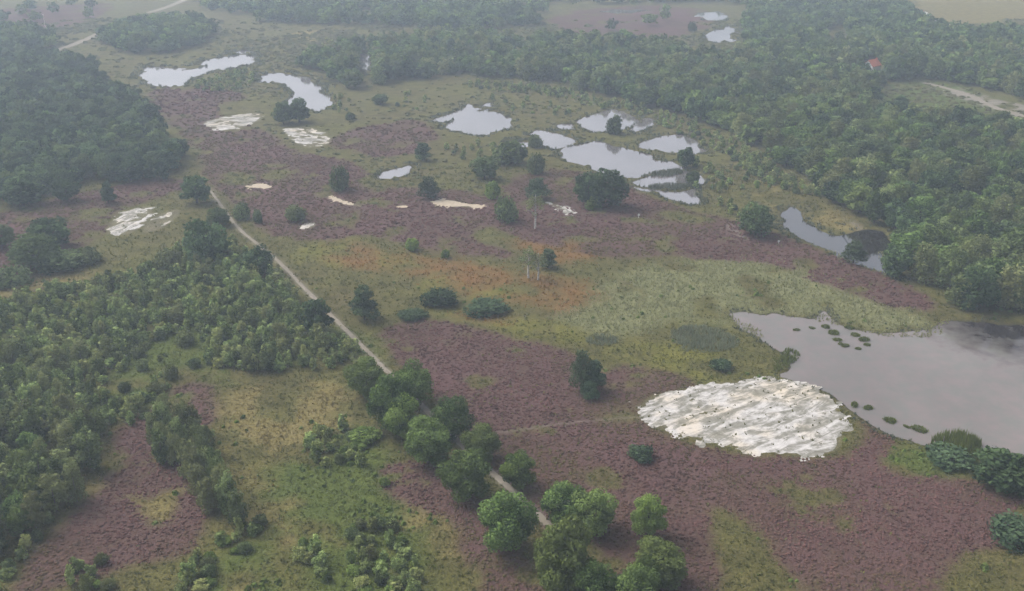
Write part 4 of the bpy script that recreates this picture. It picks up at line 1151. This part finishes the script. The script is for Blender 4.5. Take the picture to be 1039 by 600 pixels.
TUSS = [(tussock_mesh(1.0, .9, 90, M['sedge']), tussock_core(1.0, .9)) for _ in range(3)]
spots = [(850, 343, 8), (858, 349, 7), (868, 338, 9), (877, 343, 10), (871, 352, 7), (862, 331, 10), (853, 347, 6), (846, 336, 9), (808, 333, 6), (824, 331, 6), (880, 348, 8), (838, 330, 8), (866, 326, 8)]
lows = [(867, 409, 9, 'sedge tussock touching the bank, first of four lining the lower shore'), (881, 412, 12, 'sedge tussock, second of four lining the lower shore'), (903, 425, 13, 'sedge tussock, third of four lining the lower shore'),
        (933, 434, 14, 'sedge tussock farthest right along the lower shore of the filmed pool'), (920, 431, 6, 'tiny sedge tussock between two larger ones on the lower shore')]
def tussock(px, py, wpx, lab, grp):
    x, y = at(px, py + 1); w = wpx * mpp(py) / 2
    e = obj('sedge_tussock', None, None, lab, 'tussock', grp); e.location = (x, y, WATER_Z); k = rng.uniform(.7, 1.3, 3); e.scale = (w * k[0] * 1.1, w * k[1] * .9, w * .75 * k[2]); e.rotation_euler[2] = float(rng.uniform(0, 6))
    a, b = TUSS[int(rng.integers(3))]
    obj('blades', a, e); obj('base', b, e)
for p in spots: tussock(*p, 'sedge tussock in the loose cluster at the upper shore of the filmed pool', 'tussocks at the upper shore')
for p in lows: tussock(*p[:3], p[3], 'tussocks along the lower shore')

def bed(poly, dens, hgt, mat, name, lab):
    P = wpoly(poly); lo, hi = P.min(0), P.max(0)
    n = int((hi[0] - lo[0]) * (hi[1] - lo[1]) * dens)
    X, Y = rng.uniform(lo[0], hi[0], n), rng.uniform(lo[1], hi[1], n)
    d = sdf(P, X + .8 * fbm(X, Y, 3, 2, 801), Y + .8 * fbm(X, Y, 3, 2, 802)); k = d > 0
    X, Y, d = X[k], Y[k], d[k]
    V, f, A = blades(X, Y, np.full(len(X), -.3), .3 + hgt * (.45 + .55 * np.clip(d / 2, 0, 1)) * rng.uniform(.8, 1.15, len(X)), np.full(len(X), .3), np.clip(.5 + .3 * fbm(X, Y, 3, 3, 811) + rng.normal(0, .15, len(X)), 0, 1), per=5, width=.10)
    obj(name, mesh_np(name, V, f, [M[mat]], {'tint': A}), kind='stuff', label=lab, cat='rushes')
bed([(676, 340), (690, 330), (720, 332), (752, 342), (745, 358), (715, 360), (690, 354)], 5, 1.2, 'rush_bed', 'rush_bed', 'large grey green rush bed between white sand and pale reeds')
bed([(592, 346), (600, 338), (625, 342), (628, 349), (605, 352)], 5, 1.0, 'rush_bed', 'rush_bed', 'small grey green rush bed above the heather')
bed([(935, 462), (945, 444), (965, 436), (990, 442), (1002, 462), (985, 470), (960, 468)], 5, 2.2, 'sedge', 'reed_bed', 'fresh green reed bed on the lower shore of the filmed pool')
bed([(655, 175), (690, 171), (697, 176), (664, 180)], 3, 1.3, 'rush', 'reed_dyke', 'upper thin reed dyke in the pond cluster')
bed([(655, 190), (665, 186), (712, 188), (712, 192), (668, 193)], 3, 1.4, 'rush', 'reed_dyke', 'lower thin reed dyke in the pond cluster')
bed([(800, 352), (812, 356), (806, 372), (786, 378), (780, 366)], 5, .9, 'sedge', 'sedge_bed', 'yellow sedge point reaching into the filmed pool')

# ---------------------------------------------------------------- houses far off, small posts
s = NT('wall_paint'); M['wall'] = s.surf(s.mix(s.noise(s.coord(), 2, 3), (.62, .60, .57), (.74, .72, .70)), .8, .2)
s = NT('roof_tile'); M['tile'] = s.surf(s.mix(s.noise(s.coord(), 3, 3), (.33, .09, .045), (.45, .15, .08)), .8, .2)
s = NT('glass'); M['glass'] = s.surf((.04, .045, .05), .1, .5)
s = NT('timber'); M['timber'] = s.surf(s.mix(s.noise(s.coord(), 3, 3), (.55, .53, .50), (.66, .64, .61)), .8, .2)
def box(x0, x1, y0, y1, z0, z1):
    V = np.array([(x, y, z) for z in (z0, z1) for y in (y0, y1) for x in (x0, x1)])
    return V, np.array([(0, 2, 3, 1), (4, 5, 7, 6), (0, 1, 5, 4), (1, 3, 7, 5), (3, 2, 6, 7), (2, 0, 4, 6)])
def house(px, py, w, l, e_h, r_h, rot, roofmat, lab):
    x, y = at(px, py)
    e = obj('house', None, None, lab, 'house'); e.location = (x, y, -.1); e.rotation_euler[2] = rot
    a, b = w / 2, l / 2
    V = np.array([(-a, -b, 0), (a, -b, 0), (a, b, 0), (-a, b, 0), (-a, -b, e_h), (a, -b, e_h), (a, b, e_h), (-a, b, e_h), (0, -b, e_h + r_h), (0, b, e_h + r_h)])
    obj('wall', mesh_np('wall', V, [np.array([(0, 1, 5, 4), (2, 3, 7, 6), (1, 2, 6, 5), (3, 0, 4, 7)]), np.array([(4, 5, 8), (6, 7, 9)])], [M['wall']]), e)
    o, t = .4, .18; k = r_h / a
    z0 = e_h - o * k
    R = []
    for sx in (-1, 1):
        R += [(sx * (a + o), -b - o, z0 + .02), (0, -b - o, e_h + r_h + .02), (0, b + o, e_h + r_h + .02), (sx * (a + o), b + o, z0 + .02)]
        R += [(sx * (a + o), -b - o, z0 + t), (0, -b - o, e_h + r_h + t), (0, b + o, e_h + r_h + t), (sx * (a + o), b + o, z0 + t)]
    fs = []
    for q in (0, 8): fs += [(q + 4, q + 5, q + 6, q + 7), (q, q + 3, q + 2, q + 1), (q, q + 1, q + 5, q + 4), (q + 2, q + 3, q + 7, q + 6), (q, q + 4, q + 7, q + 3)]
    rf = obj('roof', mesh_np('roof', np.array(R), [np.array(fs)], [M[roofmat]]), e)
    V, f = box(-.35 + a * .4, .35 + a * .4, b * .4, b * .4 + .7, e_h + r_h * .3, e_h + r_h + .9); obj('chimney', mesh_np('chimney', V, [f], [M['tile']]), rf)
    for q in (-.5, .5):
        V, f = box(q * a - .5, q * a + .5, -b - .05, -b + .05, 1.0, 2.2); obj('window', mesh_np('window', V, [f], [M['glass']]), e)
        V, f = box(-a - .05, -a + .05, q * b - .6, q * b + .6, 1.0, 2.2); obj('window', mesh_np('window', V, [f], [M['glass']]), e)
    V, f = box(-.45, .45, -b - .06, -b + .04, .05, 2.1); obj('door', mesh_np('door', V, [f], [M['timber']]), e)
house(884, 71, 6.0, 8.0, 2.8, 2.8, math.radians(-50), 'tile', 'small white house with red tiled roof hidden among the trees')
house(936, 21, 5.0, 7.0, 3.6, 2.6, math.radians(20), 'wall', 'tiny white house at the edge of the tan field')
house(795, 15, 5.0, 6.0, 2.6, 2.0, math.radians(10), 'wall', 'tiny white house in the far wood gap')

def post(px, py, h, lab):
    x, y = at(px, py)
    e = obj('marker_post', None, None, lab, 'post'); e.location = (x, y, -.1)
    V, f = tube([(0, 0, -.2), (0, 0, h)], [.09, .07], 8); obj('pole', mesh_np('pole', V, [f], [M['timber']], smooth=True), e)
    V, f = box(-.32, .32, -.13, -.08, h - .5, h + .05); obj('board', mesh_np('board', V, [f], [M['wall']]), e)
post(648, 221, 1.3, 'white marker post in the heather below the pond cluster')
post(790, 247, 1.0, 'white marker post near the curving pool')
post(46, 28, 9.0, 'tall pale post far off in the pink heath at top left')

# ---------------------------------------------------------------- the hazy air
V, f = box(-9000, 9000, -7500, 8500, -3.0, CAMH + 12)
s = NT('haze'); pv = s.n('ShaderNodeVolumePrincipled')
pv.inputs['Color'].default_value = (.71, .84, 1.0, 1); pv.inputs['Density'].default_value = HAZE_DENSITY; pv.inputs['Anisotropy'].default_value = .2
s.put(s.out.inputs['Volume'], pv.outputs[0])
obj('haze', mesh_np('haze', V, [f[:, ::-1] if False else f], [s.m]), kind='stuff', label='thin bluish haze hanging over the whole heath', cat='haze')
